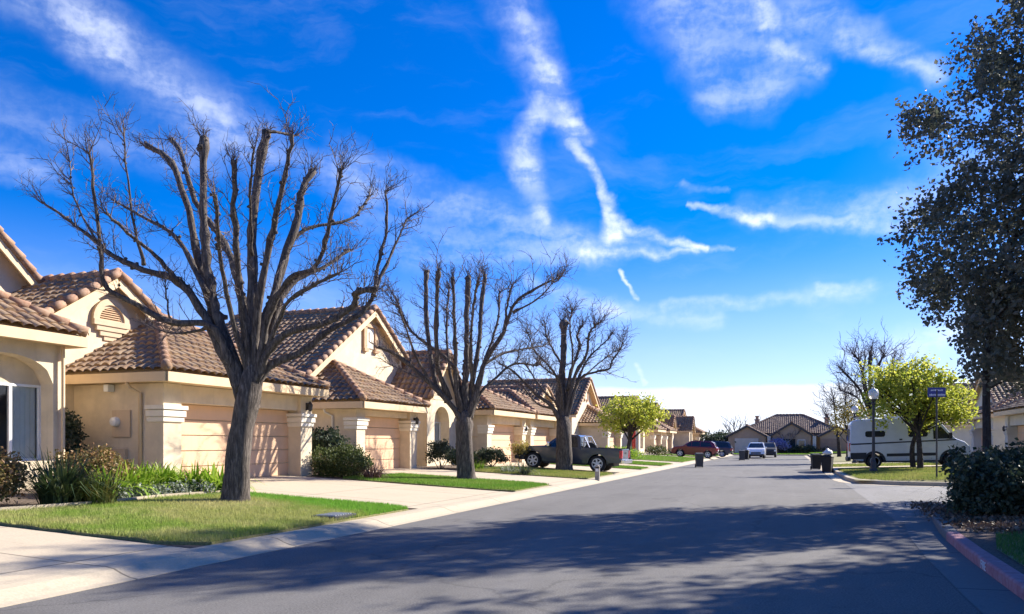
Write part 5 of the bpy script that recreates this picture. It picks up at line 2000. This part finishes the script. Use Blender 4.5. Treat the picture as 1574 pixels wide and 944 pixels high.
# ---- camper van
def camper():
    root = thing('camper_van', 'white high roofed camper van with dark windows parked in the right driveway', 'camper van', (6.15, 48.5, gz(6.1) + .01))
    root.rotation_euler = (0, -R(1.7), 0)
    hw = 1.0
    f = ywid(hw, 1.25, .075, .06)
    r = .37
    top = [(-2.95, .55), (-2.97, 1.2), (-2.90, 2.45), (-2.78, 2.66), (-2.5, 2.72), (1.1, 2.74), (1.45, 2.62), (2.28, 1.52), (2.72, 1.32), (2.95, 1.05), (3.0, .50), (2.85, .38)]
    sil = top + arch(2.05, r, r + .09, 9, 0, 180) + [(1.4, .36), (-1.1, .36)] + arch(-1.72, r, r + .09, 9, 0, 180) + [(-2.5, .40)]
    shell('body', sil, f, [1.25, .85, 2.0], 'paint_silver', root, bevel=.07)

    def rrect(x0, x1, z0, z1, k=.07):
        return [(x0 + k, z0), (x1 - k, z0), (x1, z0 + k), (x1, z1 - k), (x1 - k, z1), (x0 + k, z1), (x0, z1 - k), (x0, z0 + k)]
    side_panel('window', rrect(-2.15, -1.15, 1.72, 2.05), f, 'car_glass', root, off=.02, th=.03)
    side_panel('window', rrect(.0, .95, 1.66, 2.10), f, 'car_glass', root, off=.02, th=.03)
    side_panel('window', [(1.22, 1.52), (2.12, 1.52), (1.62, 2.16), (1.22, 2.2)], f, 'car_glass', root, off=.01)
    cross_panel('windshield', (2.28, 1.52), (1.45, 2.62), f, 'car_glass', root, inset=.08)
    side_panel('stripe', [(-2.9, 1.30), (2.3, 1.42), (2.3, 1.48), (-2.9, 1.38)], f, 'plastic_black', root, off=.012)
    side_panel('cladding', [(-1.1, .62), (1.35, .62), (1.35, .78), (-1.1, .78)], f, 'plastic_black', root, off=.02, th=.03)
    side_panel('cladding', [(-2.93, .5), (-2.25, .5), (-2.1, .86), (-2.94, .86)], f, 'plastic_black', root, off=.02, th=.03)
    for c in (2.05, -1.72):
        side_panel('fender_flare', arch(c, r, r + .2, 13) + arch(c, r, r + .08, 13)[::-1], f, 'plastic_black', root, off=.03, th=.05)
    side_panel('door_line', [(1.10, .45), (1.115, .45), (1.115, 2.3), (1.10, 2.3)], f, 'plastic_black', root, off=.004)
    side_panel('door_line', [(-.12, .45), (-.105, .45), (-.105, 2.4), (-.12, 2.4)], f, 'plastic_black', root, off=.004)
    side_panel('door_handle', [(-.45, 1.5), (-.3, 1.5), (-.3, 1.58), (-.45, 1.58)], f, 'plastic_black', root, off=.03)
    lamp('tail_light', -2.99, -2.86, .985, .95, 1.42, 'tail_red', root)
    lamp('headlight', 2.74, 2.96, .96, .85, 1.12, 'lamp_clear', root)
    MB().box(-3.10, -2.93, -.95, .95, .42, .62).build('rear_bumper', 'plastic_black', root, world=False, bevel=.03)
    MB().box(2.92, 3.08, -.95, .95, .38, .66).build('front_bumper', 'plastic_black', root, world=False, bevel=.03)
    MB().box(-3.0, -2.93, -.62, .62, 1.5, 2.2).build('rear_window', 'car_glass', root, world=False, bevel=.02)
    MB().box(-2.5, 2.5, -.7, .7, .28, .6).build('underbody', 'plastic_black', root, world=False)
    rr_ = MB()
    for s_ in (-1, 1):
        rr_.tube([(-2.6, s_ * .8, 2.84), (.6, s_ * .8, 2.86)], .025, 8)
        for x in (-2.5, -1.2, .4):
            rr_.tube([(x, s_ * .8, 2.68), (x, s_ * .8, 2.86)], .02, 6)
    for x in (-2.4, -1.2, .3):
        rr_.tube([(x, -.8, 2.85), (x, .8, 2.85)], .02, 6)
    rr_.build('roof_rack', 'metal_grey', root, world=False)
    MB().box(-1.0, -.2, -.4, .4, 2.73, 2.96).build('air_conditioner', 'paint_white', root, world=False, bevel=.05)
    for s_ in (-1, 1):
        MB().box(1.95, 2.1, min(s_ * 1.0, s_ * 1.22), max(s_ * 1.0, s_ * 1.22), 1.5, 1.85).build('mirror', 'plastic_black', root, world=False, bevel=.03)
    wheels(root, 2.05, -1.72, hw, r, .25, spokes=5, rim='metal_grey')


camper()


# ================================================================ SMALL THINGS
def bin_(label, x, y, mat, rz=0.0, z=0.0, group='wheeled rubbish bins at the kerb'):
    root = thing('rubbish_bin', label, 'bin', (x, y, z), rz, group)
    root.scale = (.86, .86, .9)
    b_ = MB()
    a, c = .25, .31
    b_.add([(-a, -a, .05), (a, -a, .05), (a, a + .02, .05), (-a, a + .02, .05), (-c, -c, .95), (c, -c, .95), (c, c + .04, .95), (-c, c + .04, .95)],
           [(3, 2, 1, 0), (4, 5, 6, 7), (0, 1, 5, 4), (1, 2, 6, 5), (2, 3, 7, 6), (3, 0, 4, 7)])
    b_.box(-c - .02, c + .02, -c - .02, c + .06, .90, .95)
    b_.build('body', mat, root, world=False, bevel=.015)
    l_ = MB()
    l_.add([(-c - .03, -c - .05, .952), (c + .03, -c - .05, .952), (c + .03, c + .07, .975), (-c - .03, c + .07, .975), (-c + .06, -c + .05, 1.03), (c - .06, -c + .05, 1.03), (c - .06, c - .02, 1.06), (-c + .06, c - .02, 1.06)],
           [(3, 2, 1, 0), (4, 5, 6, 7), (0, 1, 5, 4), (1, 2, 6, 5), (2, 3, 7, 6), (3, 0, 4, 7)])
    l_.build('lid', mat, root, world=False, bevel=.012)
    MB().tube([(-.22, c + .08, .96), (-.22, c + .13, .96), (.22, c + .13, .96), (.22, c + .08, .96)], .018, 8).build('handle', 'plastic_black', root, world=False)
    for s_ in (-1, 1):
        MB().lathe((s_ * .27, a + .02, .12), [(.12, -.03), (.12, .03)], 14, 'x').build('wheel', 'rubber', root, world=False)
    return root


b0 = bin_('grey wheeled bin at the left kerb before the maroon car', -5.55, 51.9, 'bin_grey', .2)
bin_('grey bin of the pair by the navy van, the nearer one', -4.15, 74.5, 'bin_grey', .1)
bin_('dark bin of the pair by the navy van, the farther one', -3.95, 77.6, 'bin_black', -.1)
bin_('black bin with a white bag on its lid by the camper van', 1.85, 44.3, 'bin_black', -.25, z=.01)
bin_('black bin behind the one with the white bag', 1.45, 49.5, 'bin_black', .2, z=.01)
wb_ = leaf_cloud([(1.92, 44.3, 1.17)], .01, 1, .01, 3)
mb = MB()
mb.lathe((1.88, 44.35, .95), [(.12, 0), (.24, .05), (.26, .12), (.18, .22), (.06, .28), (.07, .33)], 12)
for i in range(len(mb.v)):
    x, y, z = mb.v[i]
    mb.v[i] = (x + .03 * math.sin(z * 31 + y * 9), y + .03 * math.sin(x * 27), z + .015 * math.sin(x * 40 + y * 30))
tag(mb.build('rubbish_bag', 'white_paint', smooth=True), 'white tied bag lying on the lid of the black bin', 'bag')


def lamp_post(label, x, y, z):
    root = thing('street_lamp', label, 'street lamp', (x, y, z), group='globe lamps on the right verge')
    MB().lathe((0, 0, -.1), [(.19, 0), (.19, .22), (.15, .30), (.12, .62), (.085, .70), (.075, .78), (.062, 2.2), (.055, 3.32), (.09, 3.36), (.10, 3.44), (.06, 3.48), (.12, 3.56), (.13, 3.62)], 16).build('pole', 'metal_dark', root, world=False, smooth=False)
    g = MB().lathe((0, 0, 3.5), [(.11, 0), (.19, .08), (.235, .2), (.235, .32), (.19, .44), (.10, .51), (.03, .53)], 20).build('globe', 'globe', root, world=False, smooth=True)
    MB().lathe((0, 0, 3.98), [(.10, 0), (.06, .05), (.02, .11), (.004, .16)], 12).build('finial', 'metal_dark', g, world=False)
    return root


l0 = lamp_post('dark post lamp with a white globe in front of the camper van', 3.76, 40.95, .16)
dup(l0, loc=(4.25, 59.2, .16), label='farther globe lamp, only its globe above the camper van roof')

sg = thing('street_sign', 'blue street name sign on a thin pole beside the yellow green tree', 'street sign', (5.25, 33.35, .16))
MB().tube([(0, 0, -.1), (0, 0, 3.42)], .032, 10).build('pole', 'metal_dark', sg, world=False)
bl = MB().box(-.33, .33, -.012, .012, 3.16, 3.52).build('sign_board', 'sign_blue', sg, world=False, bevel=.004)
bl.rotation_euler = (0, 0, .28)
rn = random.Random(8)
for z0, z1, xs, xe_ in ((3.39, 3.455, -.22, .2), (3.21, 3.285, -.27, .27)):
    tx = MB()
    x = xs
    while x < xe_:
        w_ = rn.uniform(.025, .05)
        tx.box(x, x + w_, -.016, -.0125, z0, z1 - rn.uniform(0, .02))
        x += w_ + .018
    tx.build('lettering', 'sign_pale', bl, world=False)

mk = thing('marker_post', 'short pale utility marker post at the corner of the yellowish lawn', 'marker post', (-7.3, 30.75, .05))
mp_ = MB()
mp_.box(-.09, .09, -.05, .05, -.05, .55)
mp_.lathe((0, 0, .55), [(.09, -.05), (.09, .05)], 16, 'y')
mp_.build('post', 'stone', mk, world=False, bevel=.008)
MB().box(-.06, .06, -.056, -.051, .38, .5).build('plate', 'white_paint', mk, world=False)

ub = thing('meter_pit', 'small sunken meter pit with a dark slotted grate in the near lawn', 'meter pit', (-7.98, 12.55, gz(-7.98) + .02))
fr_ = MB()
for a in ((-.26, -.21, -.36, .36), (.21, .26, -.36, .36), (-.21, .21, -.36, -.31), (-.21, .21, .31, .36)):
    fr_.box(a[0], a[1], a[2], a[3], -.05, .07)
fr_.build('frame', 'metal_dark', ub, world=False, bevel=.006)
MB().box(-.205, .205, -.305, .305, -.05, .02).build('pit', 'room_dark', ub, world=False)
gb = MB()
for i in range(7):
    gb.box(-.205, .205, -.27 + i * .085, -.235 + i * .085, .035, .085)
gb.build('grate', 'metal_grey', ub, world=False)

fl = thing('flag', 'red cloth flag hanging beside the far garage pillar', 'flag', (-13.9, 72.3, .44))
MB().tube([(0, 0, 0), (0, 0, 2.6)], .03, 8).build('pole', 'metal_dark', fl, world=False)
cv = MB()
for i in range(8):
    x0, x1 = i * .045, (i + 1) * .045
    o0, o1 = .05 * math.sin(i * 1.3), .05 * math.sin((i + 1) * 1.3)
    cv.poly((x0, o0, .5 + .02 * i), (x1, o1, .52 + .02 * i), (x1, o1, 2.4), (x0, o0, 2.4))
cv.build('cloth', 'flag_red', fl, world=False)
